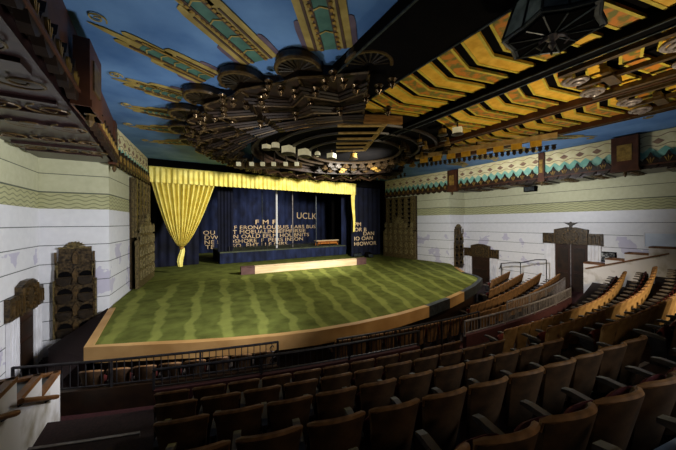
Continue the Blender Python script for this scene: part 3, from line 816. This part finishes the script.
for k in range(6):
    R = row_R(k); z = row_floor(k)
    x0 = .02+.04*k
    if k < 5:
        xs = xs_along(R, x0, 10 if k == 4 else 11, .482)
        for i, x in enumerate(xs):
            seat(R, x, z, 'seat_shaded', 'brown theatre seat, %s from the left aisle, %s' % (ORD[i+1], rows[k]), 'seats left of the centre aisle', i == len(xs)-1)
    else:
        for i, x in enumerate(xs_along(R, 1.75, 5, .49)):
            seat(R, x, z, 'seat_shaded', 'brown theatre seat, %s from the left in the %s' % (ORD[i+1], rows[k]), 'seats left of the centre aisle')
    nr = [22, 22, 22, 3, 0, 0][k]
    if nr:
        xs = [x for x in xs_along(R, 6.45, nr, .482) if x < (16.0, 15.8, 15.5, 17)[k]]
        for i, x in enumerate(xs):
            seat(R, x, z+upper_dz(x), 'seat_lit' if k < 3 else 'seat_shaded', 'brown theatre seat, %s right of the centre aisle, %s' % (ORD[i+1], rows[k]), 'seats right of the centre aisle', i == len(xs)-1)
lows = ['back row of the lower seats', 'second row of the lower right seats', 'third row of the lower right seats', 'foremost row of the lower right seats']
for j, (R, xa, xb) in enumerate(LOW):
    n = int((xb-xa)/.49)+1; idx = 0
    xs = xs_along(R, xa, n, .49)
    xs = [x for x in xs if x < 16.95 and not (2.2 < x < 3.3)]
    for i, x in enumerate(xs):
        idx = len(xs)-i if j else i+1
        if j == 0:
            lab = 'lower theatre seat behind the railing, number %s from the left before the platform edge' % ORD[idx] if idx < 26 else 'lower theatre seat behind the railing, %s from the right wall end' % ORD[len(xs)-i]
        else: lab = 'lower theatre seat, %s from the right wall, %s' % (ORD[idx], lows[j])
        seat(R, x, -3.88-.10*j+lower_dz(x), 'seat_half_lit' if x > 3.3 else 'seat_shaded', lab.replace('number ', ''), 'lower seats before the platform')

# ------------------------------------------------------------------ ceiling: rays, sunburst, chevron coffers, lamps
C0 = Vector((XC, 10.5, 0))
def pol(R, a, z): return Vector((XC+R*sin(a), 10.5-R*cos(a), z))     # a from -Y, positive to +X
def ray(a, label, R0=7.2, R1=12.6):
    u = Vector((sin(a), -cos(a), 0)); v = Vector((-u.y, u.x, 0)); w = Vector((0, 0, -1))
    fr = (C0+Vector((0, 0, ZC-.004)), u, v, w)
    t = thing('ceiling_ray', label, 'ceiling ornament')
    def sym(name, m, outline, w0, d=.012):
        mb = MB(); mb.prism(outline+[(x, -y) for x, y in reversed(outline)], d, fr, w0); mb.obj(name, M[m], t)
    def two(name, m, shapes, w0, d=.012):
        for outline in shapes:
            for s in (1, -1):
                mb = MB(); mb.prism([(x, s*y) for x, y in outline], d, fr, w0); mb.obj(name, M[m], t)
    L = R1-R0
    f = lambda q: R0+L*q
    rnd = lambda x, y0, y1: [(x, y0), (x+.16, y0+(y1-y0)*.15), (x+.2, (y0+y1)/2), (x+.16, y1-(y1-y0)*.15), (x, y1)]
    two('outer_band', 'ray_mauve', [[(f(0), .40)]+rnd(f(.14), .40, .56)+[(f(0), .56)]], 0)
    two('gold_band', 'ray_gold', [[(f(0), .18)]+rnd(f(.42), .18, .42)+[(f(0), .46)], [(f(.42), .12)]+rnd(f(.72), .1, .26)+[(f(.42), .26)]], .008)
    two('dark_stripe', 'ray_dark', [[(f(0), .27), (f(.40), .25), (f(.40), .29), (f(0), .33)], [(f(0), .13), (f(.70), .11), (f(.70), .17), (f(0), .19)]], .022)
    for s in (1, -1):
        k = 0.0; mb = MB()
        while f(k) < f(.66):
            mb.prism([(f(k), s*.15), (f(k)+.07, s*.15), (f(k)+.07, s*.21), (f(k), s*.21)], .008, fr, .036); k += .03
        mb.obj('bead_row', M['gold'], t)
    sym('green_band', 'ray_green', [(f(0), .14), (f(.62), .11), (f(.66), 0)], .008)
    sym('gold_spine', 'ray_gold', [(f(.64), .10), (f(.90), .06), (f(1), .0)], .012)
    two('chevron_line', 'ray_gold', [[(f(q), 0), (f(q)-.06, .13), (f(q)-.09, .13), (f(q)-.03, 0)] for q in (.12, .24, .36, .48, .6)], .026)
    pts = []
    for j in range(20):
        a_ = j*.5; r = .03+.006*j; pts.append((C0+Vector((0, 0, ZC-.03)))+u*(f(.97)+r*cos(a_))+v*(.25+r*sin(a_)))
    mb = MB(); mb.tube(pts, .014, 5); mb.obj('scroll', M['ray_gold'], t)
step = 2*pi/28
place = {-2: 'half hidden by the dark canopy', -3: 'nearest the black band', -4: 'second from the black band', -5: 'third from the band', -6: 'fourth from the black band', -7: 'fifth from the black band', -8: 'second from the yellow valance', -9: 'closest to the yellow valance on the left'}
for k in range(-9, -1):
    ray(k*step-radians(.0), 'gold and green sunray on the blue ceiling, '+place[k], R1={-2: 12, -3: 12, -4: 10.9, -5: 9.5, -6: 8.75, -7: 8.5, -8: 8.85, -9: 9.1}[k])
placeR = {3: 'nearest the right cornice post', 4: 'second along the right frieze', 5: 'third along the right frieze', 6: 'fourth along the right frieze', 7: 'farthest along the right frieze'}
for k in range(3, 8):
    ray(k*step, 'gold and green sunray on the right ceiling strip, '+placeR[k], R0=(8.7 if k == 3 else 7.2), R1={3: 10.5, 4: 10.2, 5: 9.4, 6: 8.9, 7: 8.7}[k])

def shown(a):                    # the coffers cut into the sunburst on the camera's right
    d = (math.degrees(a)+180) % 360-180
    return not (-27 < d < 112)
sb = thing('sunburst_canopy', 'huge dark scalloped sunburst canopy on the ceiling before the stage', 'ceiling canopy')
for k in range(28):
    a = (k+.5)*step
    if not shown(a): continue
    u = Vector((sin(a), -cos(a), 0)); v = Vector((-u.y, u.x, 0))
    fr = (pol(6.92, a, ZC-.05), v, u, Vector((0, 0, -1)))
    mb = MB()
    disc = lambda r, n=12: [(r*cos(q), r*sin(q)) for q in [pi*i/n for i in range(n+1)]]
    mb.prism([(-.48, -.45)]+[(.48, -.45)]+disc(.50), .14, fr)
    mb.obj('shell', M['bronze_dark'], sb)
    mb = MB(); n_ = 14
    mb.tube([fr[0]+v*.48*cos(pi*i/n_)+u*.48*sin(pi*i/n_)+Vector((0, 0, -.15)) for i in range(n_+1)], .05, 6)
    mb.obj('shell_rim', M['bronze'], sb)
    mb = MB()
    for i in range(9):
        q = pi*(i+.5)/9; mb.tube([fr[0]+(v*cos(q)+u*sin(q))*.1+Vector((0, 0, -.17)), fr[0]+(v*cos(q)+u*sin(q))*.44+Vector((0, 0, -.15))], [.015, .035], 5)
    mb.obj('shell_rib', M['bronze_dark'], sb)
def pleats(name, R0, R1, z0, z1, n, amp, m, turns=4):
    mb = MB(); N = n*2
    vs = []; fs = []
    for i in range(N):
        a = 2*pi*i/N; h = amp if i % 2 else 0
        for (R, z) in ((R1+h*.8, z1), (R0+h, z0)): vs.append(tuple(pol(R, a, z-h*.35)))
        vs.append(tuple(pol(R1+h*.8, a, ZC-.02)))
    for i in range(N):
        j = (i+1) % N
        if not (shown(2*pi*i/N) and shown(2*pi*(i+1)/N)): continue
        fs += [(i*3, j*3, j*3+1, i*3+1), (i*3+2, j*3+2, j*3, i*3)]
    mb.add(vs, fs); o = mb.obj(name, M[m], sb)
    mb = MB()
    for i in range(1, N, 2):
        a = 2*pi*i/N; h = amp
        if not shown(a): continue
        mb.tube([pol(R0+h, a, z0-h*.35-.02), pol(R1+h*.8, a, z1-h*.35-.02)], .035, 5)
    mb.obj(name+'_ridge', M['bronze'], sb)
    mb = MB()
    ids = [i for i in range(N//3, N+N//3) if shown(2*pi*i/N)]
    mb.tube([pol(R1+(amp*.8 if i % 2 else 0)+.02, 2*pi*i/N, z1-(amp*.35 if i % 2 else 0)) for i in ids], .035, 5)
    mb.obj(name+'_rim', M['bronze'], sb)
pleats('zigzag_tier', 4.95, 6.55, 3.12, 3.36, 28, .45, 'brown_dark')
def zig(R0, amp, z, r, m, name):
    N = 56; ids = [i for i in range(N//3, N+N//3) if shown(2*pi*i/N)]
    mb = MB(); mb.tube([pol(R0+(amp if i % 2 else 0), 2*pi*i/N, z-(.16 if i % 2 else 0)) for i in ids], r, 4); mb.obj(name, M[m], sb)
for q_ in range(10):
    zig((5.95, 5.82, 5.72, 5.5, 5.4, 5.3, 5.18, 5.08, 4.98, 4.9)[q_], (.86, .84, .8, .66, .62, .56, .44, .40, .36, .3)[q_], (3.2, 3.17, 3.14, 3.05, 3.02, 3.0, 2.96, 2.94, 2.92, 2.9)[q_], .025 if q_ % 3 == 2 else .04, 'bronze' if q_ % 3 == 2 else 'brown_dark', 'zigzag_rib')
for a0_ in (-62,):
    mb = MB(); N_ = 24
    P_ = [(radians(-63+(46*i/N_))) for i in range(N_+1)]
    vs = []; fs = []
    for a in P_:
        for R_, z_ in ((4.72, 2.94), (4.72, 3.17), (4.62, 3.17), (4.62, 2.94)): vs.append(tuple(pol(R_, a, z_)))
    for i in range(N_):
        for c_ in range(4): fs.append((i*4+c_, i*4+4+c_, i*4+4+(c_+1) % 4, i*4+(c_+1) % 4))
    mb.add(vs, fs); mb.obj('arc_fascia', M['oak'], sb)
for k in range(28):                                           # buds and cups standing off the tiers
    if not shown((k+.5)*step): continue
    for (R, z, d) in ((6.85, 3.2, -.5), (6.68, 3.1, -.36), (6.68, 3.1, .36), (6.5, 3.05, -.18), (6.5, 3.05, .18), (5.6, 2.92, .5), (6.1, 3.0, 0)):
        p = pol(R, (k+.5+d)*step, z); mb = MB()
        mb.lathe([(.02, -.12), (.09, -.04), (.05, .03), (.11, .08), (.04, .14)], p, 8)
        mb.obj('bud', M['bud'], sb, smooth=True)
mb = MB()                                                     # ring wall and dark inner dish
n = 72
vs = []; fs = []
prof = [(4.60, 3.3), (4.60, 3.05), (4.5, 3.05), (4.5, 3.25), (4.3, 3.25), (4.3, 3.36)]
for i in range(n):
    for R, z in prof: vs.append(tuple(pol(R, 2*pi*i/n, z)))
q = len(prof)
for i in range(n):
    j = (i+1) % n
    if not (shown(2*pi*i/n) and shown(2*pi*(i+1)/n)): continue
    for s in range(q-1): fs.append((i*q+s, j*q+s, j*q+s+1, i*q+s+1))
mb.add(vs, fs); mb.obj('ring_fascia', M['brown_dark'], sb)
mb = MB(); mb.add([tuple(pol(4.35, 2*pi*i/n, 3.36)) for i in range(n)], [tuple(range(n))]); mb.obj('inner_dish', M['black'], sb)
for R, z in ((3.6, 3.3), (2.9, 3.27), (2.1, 3.24)):
    mb = MB(); mb.tube([pol(R, 2*pi*i/48, z) for i in range(49)], .07, 6); mb.obj('inner_ring', M['bronze_dark'], sb, smooth=True)

for R, z, dz in ((4.05, 3.12, .1), (3.2, 3.10, .08), (2.45, 3.08, .06)):   # small brackets round the dish
    for i in range(16):
        a = radians(20+i*10.5); p = pol(R, a, z)
        mb = MB(); mb.box(p, (.16, .34, .10), a+pi/2); mb.box((p.x, p.y, p.z+.12), (.10, .2, .18), a+pi/2)
        mb.box((p.x, p.y, p.z-.07), (.22, .12, .05), a+pi/2)
        mb.obj('dish_bracket', M['bud' if (i+int(R)) % 3 == 0 else 'gold' if i % 3 == 1 else 'bronze_dark'], sb)
# chevron coffers
ZP = 3.40
beams = [4.66, 6.85, 9.62, 12.25]
def beam(x, w, z0, z1, ya, yb, m, label):
    t = thing('ceiling_beam', label, 'beam', (x, 0, 0))
    mb = MB(); mb.box((0, (ya+yb)/2, (z0+z1)/2), (w, yb-ya, z1-z0)); mb.obj('beam_body', M[m], t)
    mb = MB()
    for sx in (-1, 1): mb.box((sx*(w/2-.03), (ya+yb)/2, z0-.012), (.04, yb-ya, .03))
    mb.obj('edge_bead', M['slate'] if m != 'brown' else M['bronze'], t)
YE = [7.3, 8.4, 8.6, 8.8]
beam(3.88, 1.50, 3.36, ZC-.01, -3, 7.2, 'black', 'broad black ceiling band left of the yellow chevron coffers')
beam(6.98, .34, 3.24, ZC-.01, -3, YE[1], 'black', 'black ceiling beam between the first and second chevron coffers')
beam(9.75, .26, 3.24, ZC-.01, -3, YE[2], 'brown', 'brown ceiling beam between the second and third chevron coffers')
beam(12.35, .24, 3.24, ZC-.01, -3, YE[3], 'brown', 'brown ceiling beam at the right edge of the chevron coffers')
strips = [(4.66, 6.80, 7.25, 'first yellow chevron coffer strip beside the broad black band'), (7.16, 9.61, 8.4, 'second yellow chevron coffer strip in the middle of the ceiling'), (9.89, 12.22, 8.7, 'third yellow chevron coffer strip, nearest the right frieze')]
for si, (xa, xb, ye, lab) in enumerate(strips):
    t = thing('chevron_coffer', lab, 'ceiling coffer')
    mb = MB(); mb.box(((xa+xb)/2, ye/2-1.5+.0, ZC-.05), (xb-xa, ye+3, .06)); mb.obj('dark_bed', M['black'], t)
    y = ye-.5; i = 0; xm = xa+(xb-xa)*.46; V = .27
    while y > -1.2:
        e = .36
        out = [(xa, y-V), (xm, y), (xb, y-V), (xb, y-V-e), (xm, y-e), (xa, y-V-e)]
        fr = (Vector((0, 0, ZP)), Vector((1, 0, 0)), Vector((0, 1, 0)), Vector((0, 0, 1)))
        mb = MB(); mb.prism(out, .05, fr)
        p = mb.obj('chevron_panel', M['chev_o' if i % 2 else 'chev_y'], t)
        mb = MB(); g = .05
        mb.prism([(xa, y-V-e), (xm, y-e), (xb, y-V-e), (xb, y-V-e+g), (xm, y-e+g), (xa, y-V-e+g)], .02, fr, -.015)
        mb.prism([(xa, y-V-g), (xm, y-g), (xb, y-V-g), (xb, y-V), (xm, y), (xa, y-V)], .02, fr, -.015)
        mb.obj('edge_stripe', M['chev_e'], p)
        y -= .545; i += 1
# scroll plaster ornaments at the near part of strips two and three
def scroll_pts(c, r0, turns, sx=1, z=3.22, n=34):
    return [(c[0]+sx*(r0*(1-.85*i/n))*cos(turns*2*pi*i/n), c[1]+(r0*(1-.85*i/n))*sin(turns*2*pi*i/n), z-.10*i/n) for i in range(n+1)]
for (x0, x1, ya, lab) in ((7.3, 9.5, 2.5, 'mauve silver scrolled plaster ornament under the second coffer strip'), (10.0, 12.1, 2.2, 'mauve silver scrolled plaster ornament under the third coffer strip')):
    t = thing('scroll_ornament', lab, 'ceiling ornament')
    y = ya; k = 0
    while y > -1.0:
        xm = (x0+x1)/2
        mb = MB()
        for sx in (-1, 1):
            mb = MB(); mb.tube(scroll_pts((xm+sx*.52, y), .25, 2.2, sx), .045, 7)
            mb.obj('scroll', M['lavender'], t, smooth=True)
        mb = MB(); mb.box((xm, y-.45, 3.24), (.9, .14, .12)); mb.box((xm, y-.45, 3.16), (.6, .2, .06)); mb.obj('tongue', M['bronze'], t)
        y -= 1.5; k += 1
    mb = MB()
    for xx in (x0+.08, x1-.08, (x0+x1)/2): mb.box((xx, (ya-1.2)/2+.1, 3.24), (.12, ya+1.3, .10))
    mb.obj('rail_moulding', M['bronze'], t)

# slats and ring ornaments at the stage end of the coffers
t = thing('slat_bracket', 'stack of pale gold wooden slats at the stage end of the chevron coffers', 'ceiling ornament')
for (xa, ya, xb, yb) in ((4.7, 7.75, 6.0, 6.95), (5.1, 8.35, 6.3, 7.6), (5.4, 8.95, 6.6, 8.2), (5.7, 9.5, 6.85, 8.75), (6.0, 10.0, 7.1, 9.25), (6.3, 10.5, 7.3, 9.75)):
    mb = MB(); mb.box(((xa+xb)/2, (ya+yb)/2, 3.2), (sqrt((xb-xa)**2+(yb-ya)**2), .10, .05), atan2(yb-ya, xb-xa)); mb.obj('slat', M['fin'], t)
mb = MB(); mb.tube([(6.05, 6.95, 3.26), (7.35, 9.75, 3.26)], .10, 4); mb.obj('side_rail', M['fin'], t)
t = thing('lit_fascia', 'pale wooden fascia with square yellow panels at the right of the canopy', 'ceiling ornament', (0, 0, 0))
fa, fb = Vector((10.2, 9.4, 0)), Vector((12.1, 4.4, 0)); u = (fb-fa).normalized(); nrm = Vector((u.y, -u.x, 0)); L_ = (fb-fa).length
if nrm.x > 0: nrm = -nrm
fr = (fa, u, Vector((0, 0, 1)), nrm)
mb = MB(); mb.prism([(0, 3.06), (L_, 3.06), (L_, 3.24), (0, 3.24)], .14, fr); mb.obj('board', M['fin'], t)
for q_ in (.1, .5, .9):
    p = fa+u*(L_*q_)+nrm*.07; mb = MB(); mb.tube([(p.x, p.y, 3.22), (p.x, p.y, ZC-.002)], .03, 6); mb.obj('hanger', M['bronze_dark'], t)
for i in range(8):
    s0 = .2+i*(L_-.4)/8
    mb = MB(); mb.prism([(s0, 2.84), (s0+.36, 2.84), (s0+.36, 3.06), (s0, 3.06)], .08, fr, .02); mb.obj('square_panel', M['chev_y'], t)
mb = MB()
for i in range(26):
    p = fa+u*(L_*(i+.5)/26)-nrm*.02; mb.lathe([(.02, -.1), (.08, -.03), (.06, .05), (.1, .09)], (p.x, p.y, 2.74), 7)
mb.obj('bud_row', M['bronze_dark'], t)

lampspots = [((267, 147), .16, 'box'), ((276, 146), .20, 'drum'), ((289, 150), .26, 'box'), ((305, 153), .26, 'box'), ((318, 154), .13, 'ball'), ((332, 156), .2, 'box'),
             ((443, 132), .16, 'drum'), ((458, 131), .18, 'box'), ((402, 147), .12, 'drum'), ((420, 141), .10, 'drum'), ((354, 156), .2, 'drum')]
lampnames = ['small square', 'cream drum', 'wide pale box', 'second wide pale box', 'round globe', 'end pale box', 'gold drum', 'bright square', 'little gold drum', 'slim gold drum', 'grey drum']
lampwhere = ['leftmost in the dark canopy dish', 'beside the leftmost square lamp in the dish', 'left of its twin in the dish', 'right of its twin in the dish', 'right of the box lamps in the dish', 'rightmost of the dish row', 'under the middle chevron strip', 'under the middle chevron strip, right of the gold drum', 'left of the slim gold drum near the coffers', 'between two gold drums near the coffers', 'alone right of the dish row']
FPX, TH = 273.6, .545
def onplane(px, py, z):
    py = py+.006*(px-338); d = FPX*z/(222.65-py); r = (px-338)/FPX*d
    return (r*cos(TH)+d*sin(TH), -r*sin(TH)+d*cos(TH))
for i, ((px, py), r, shp) in enumerate(lampspots):
    x, y = onplane(px, py, 3.1)
    t = thing('ceiling_lamp', '%s lamp %s' % (lampnames[i], lampwhere[i]), 'lamp', (x, y, 3.1))
    k = d_ = 3.1*FPX/(222-py)/FPX
    mb = MB()
    if shp == 'box': mb.box((0, 0, 0), (r*1.6, r*1.6, r*1.1), .5)
    elif shp == 'drum': mb.lathe([(r*.7, -r*.6), (r*.8, -r*.5), (r*.8, r*.5), (r*.7, r*.6)], (0, 0, 0), 14)
    else: mb.lathe([(r*sin(q), -r*cos(q)) for q in [.1+(pi-.2)*j/8 for j in range(9)]], (0, 0, 0), 14)
    mb.obj('shade', M['glass'] if i < 6 or i in (7,) else M['gold'], t, smooth=(shp != 'box'))
    mb = MB(); mb.lathe([(r*.2, r*.5), (r*.12, .3), (r*.3, .32)], (0, 0, 0), 8); mb.obj('stem', M['bronze'], t)
    mb = MB(); mb.lathe([(r*.3, -r*.9), (r*1.1, -r*.7), (r*1.1, -r*.58), (r*.4, -r*.5)], (0, 0, 0), 12); mb.obj('base_ring', M['bronze_dark'], t)
for i, px in enumerate((239, 252, 263, 274, 286, 297)):
    x, y = onplane(px, 164, 2.72)
    t = thing('canopy_downlight', 'small pale square downlight, %s from the left in the low row above the valance' % ORD[i+1], 'lamp', (x, y, 2.72), 'downlights in the low row')
    mb = MB(); mb.box((0, 0, 0), (.18, .16, .16), -.5); mb.obj('lamp_glass', M['glass'], t)
    mb = MB(); mb.box((.1, .25, -.02), (.5, .28, .22), -.5); mb.obj('housing', M['bronze'], t)
    mb = MB(); mb.tube([(.1, .2, .08), (.1, .2, .6)], .04, 6); mb.obj('stem', M['bronze_dark'], t)

# hanging lantern
x, y = 4.71, 1.77
lt = thing('hanging_lantern', 'dark star shaped lantern hanging below the chevron coffers at the top of view', 'lantern', (x, y, 2.72))
def starpts(r0, r1, n=6): return [((r0 if i % 2 == 0 else r1)*cos(pi*i/n+.2), (r0 if i % 2 == 0 else r1)*sin(pi*i/n+.2)) for i in range(2*n)]
fr = (Vector((0, 0, 0)), Vector((1, 0, 0)), Vector((0, 1, 0)), Vector((0, 0, 1)))
mb = MB(); mb.prism(starpts(.62, .50), .05, fr, .0); mb.obj('base_plate', M['slate'], lt)
mb = MB(); mb.prism(starpts(.55, .44), .03, fr, -.03); mb.obj('bottom_pane', M['black'], lt)
for i in range(12):
    a, b = starpts(.62, .50)[i], starpts(.62, .50)[(i+1) % 12]
    mb = MB(); mb.add([(a[0], a[1], .05), (b[0], b[1], .05), (b[0]*.72, b[1]*.72, .55), (a[0]*.72, a[1]*.72, .55)], [(0,1,2,3)]); mb.obj('glass_pane', M['frost'], lt)
mb = MB()
for i in range(12):
    a = starpts(.63, .51)[i]; mb.tube([(a[0], a[1], .03), (a[0]*.72, a[1]*.72, .56)], .018, 5)
    b = starpts(.63, .51)[(i+1) % 12]; mb.tube([(a[0], a[1], .0), (b[0], b[1], .0)], .02, 5)
    mb.tube([(0, 0, -.04), (a[0]*.9, a[1]*.9, -.04)], .012, 5)
mb.obj('frame', M['slate'], lt)
mb = MB(); mb.lathe([(.45, .55), (.30, .58), (.12, .60), (.05, .62), (.03, .66)], (0, 0, 0), 12); mb.obj('canopy_cap', M['slate'], lt)
mb = MB(); mb.lathe([(.01, -.24), (.05, -.18), (.03, -.12), (.1, -.06), (.06, -.03)], (0, 0, 0), 10)
for i in range(3):
    a_ = 2*pi*i/3+.4; mb.tube([(.06*cos(a_), .06*sin(a_), -.05), (.16*cos(a_), .16*sin(a_), -.12), (.2*cos(a_), .2*sin(a_), -.2), (.15*cos(a_), .15*sin(a_), -.24)], [.03, .025, .018, .008], 6)
mb.obj('finial', M['lavender'], lt, smooth=True)

# ------------------------------------------------------------------ camera
cam = bpy.data.cameras.new('camera'); co = bpy.data.objects.new('camera', cam); COL.objects.link(co); S.camera = co
cam.sensor_width = 36; cam.lens = 273.6/676*36; cam.shift_y = -2.35/676; cam.clip_end = 200; cam.clip_start = .05
co.matrix_world = Matrix.Rotation(-TH, 4, 'Z') @ Matrix.Rotation(pi/2, 4, 'X') @ Matrix.Rotation(-.006, 4, 'Z')

# ------------------------------------------------------------------ light
W = bpy.data.worlds.new('world'); S.world = W; W.use_nodes = True
W.node_tree.nodes['Background'].inputs[0].default_value = (.6, .7, 1, 1); W.node_tree.nodes['Background'].inputs[1].default_value = .02
def spot(name, loc, to, power, angle, color=(1, 1, 1), radius=.3, blend=1.0):
    l = bpy.data.lights.new(name, 'SPOT'); l.energy = power; l.spot_size = radians(angle); l.spot_blend = blend; l.color = color; l.shadow_soft_size = radius
    o = bpy.data.objects.new(name, l); COL.objects.link(o); o.location = loc
    o.rotation_euler = (Vector(to)-Vector(loc)).to_track_quat('-Z', 'Y').to_euler(); return o
def area(name, loc, to, power, size, color=(1, 1, 1)):
    l = bpy.data.lights.new(name, 'AREA'); l.energy = power; l.size = size; l.color = color
    o = bpy.data.objects.new(name, l); COL.objects.link(o); o.location = loc
    o.rotation_euler = (Vector(to)-Vector(loc)).to_track_quat('-Z', 'Y').to_euler(); return o
spot('left_wall_fill', (4.5, 3.5, .8), (-2.2, 12.2, -1.2), 3500, 80, (.93, .95, 1), .4, .8)  # unseen spot in mid-air, added to brighten the left wall
spot('right_wall_fill', (9.5, 6.0, 1.4), (17.8, 9.5, -.6), 1900, 95, (.96, .97, 1), .4, .8)  # no fixture here, spot added to raise the right wall
spot('stage_lamp', (8.5, 8.5, 2.3), (7.0, 19, .6), 7600, 92, (1, .97, .88), .4, .7)
spot('platform_lamp', (8.5, 10.0, 2.6), (7.0, 10.5, -3), 900, 140, (1, .97, .85), .4, .6)
spot('warm_seat_lamp', (9.0, -2.2, 1.4), (12.6, 3.5, -2.6), 3000, 60, (1, .82, .54), .3, 1)
spot('near_seat_fill', (2.5, -3.2, 1.6), (3.5, 2.5, -2.2), 135, 85, (1, .82, .6), .3, 1)  # added warm fill from behind the camera for the near seat backs
spot('lower_seat_fill', (6.8, 1.2, 1.6), (6.8, 6.2, -3.0), 420, 62, (1, .83, .58), .3, 1)  # added fill so the lower seat backs show through the railings
spot('sunburst_fill', (1.2, 4.5, -1.2), (2.6, 7.5, 3.2), 160, 70, (1, .9, .75), .1, 1)  # unseen uplight added for highlights on the bronze canopy
spot('coffer_fill', (8.8, 1.5, -1.6), (8.3, 3.5, 3.5), 900, 110, (1, .86, .6), .3, 1)  # uplight added for the yellow chevrons, stands for no fixture
spot('backdrop_fill', (8.0, 23.5, 2.6), (8.0, 29, -.6), 1150, 110, (1, .96, .88), .3, .8)  # extra unseen fill added to bring out the lettering
spot('step_fill', (4.2, -2.0, .9), (3.5, .35, -1.6), 260, 50, (.75, .87, 1), .3, 1)  # cool fill added for the pale floor behind the near row
spot('blue_ceiling_fill', (1.0, 6.5, -1.5), (-.8, 6.0, 3.5), 420, 140, (.9, .95, 1), .3, .8)  # added uplight that lifts the blue ceiling on the left
spot('right_ceiling_fill', (13, 6.5, -1.0), (15.5, 5, 3.5), 400, 110, (.95, .97, 1), .3, .8)  # unseen uplight added for the ceiling strip by the right frieze
for o in list(COL.objects):
    if o.parent is None: o.location.z += EYE
S.view_settings.view_transform = 'Standard'
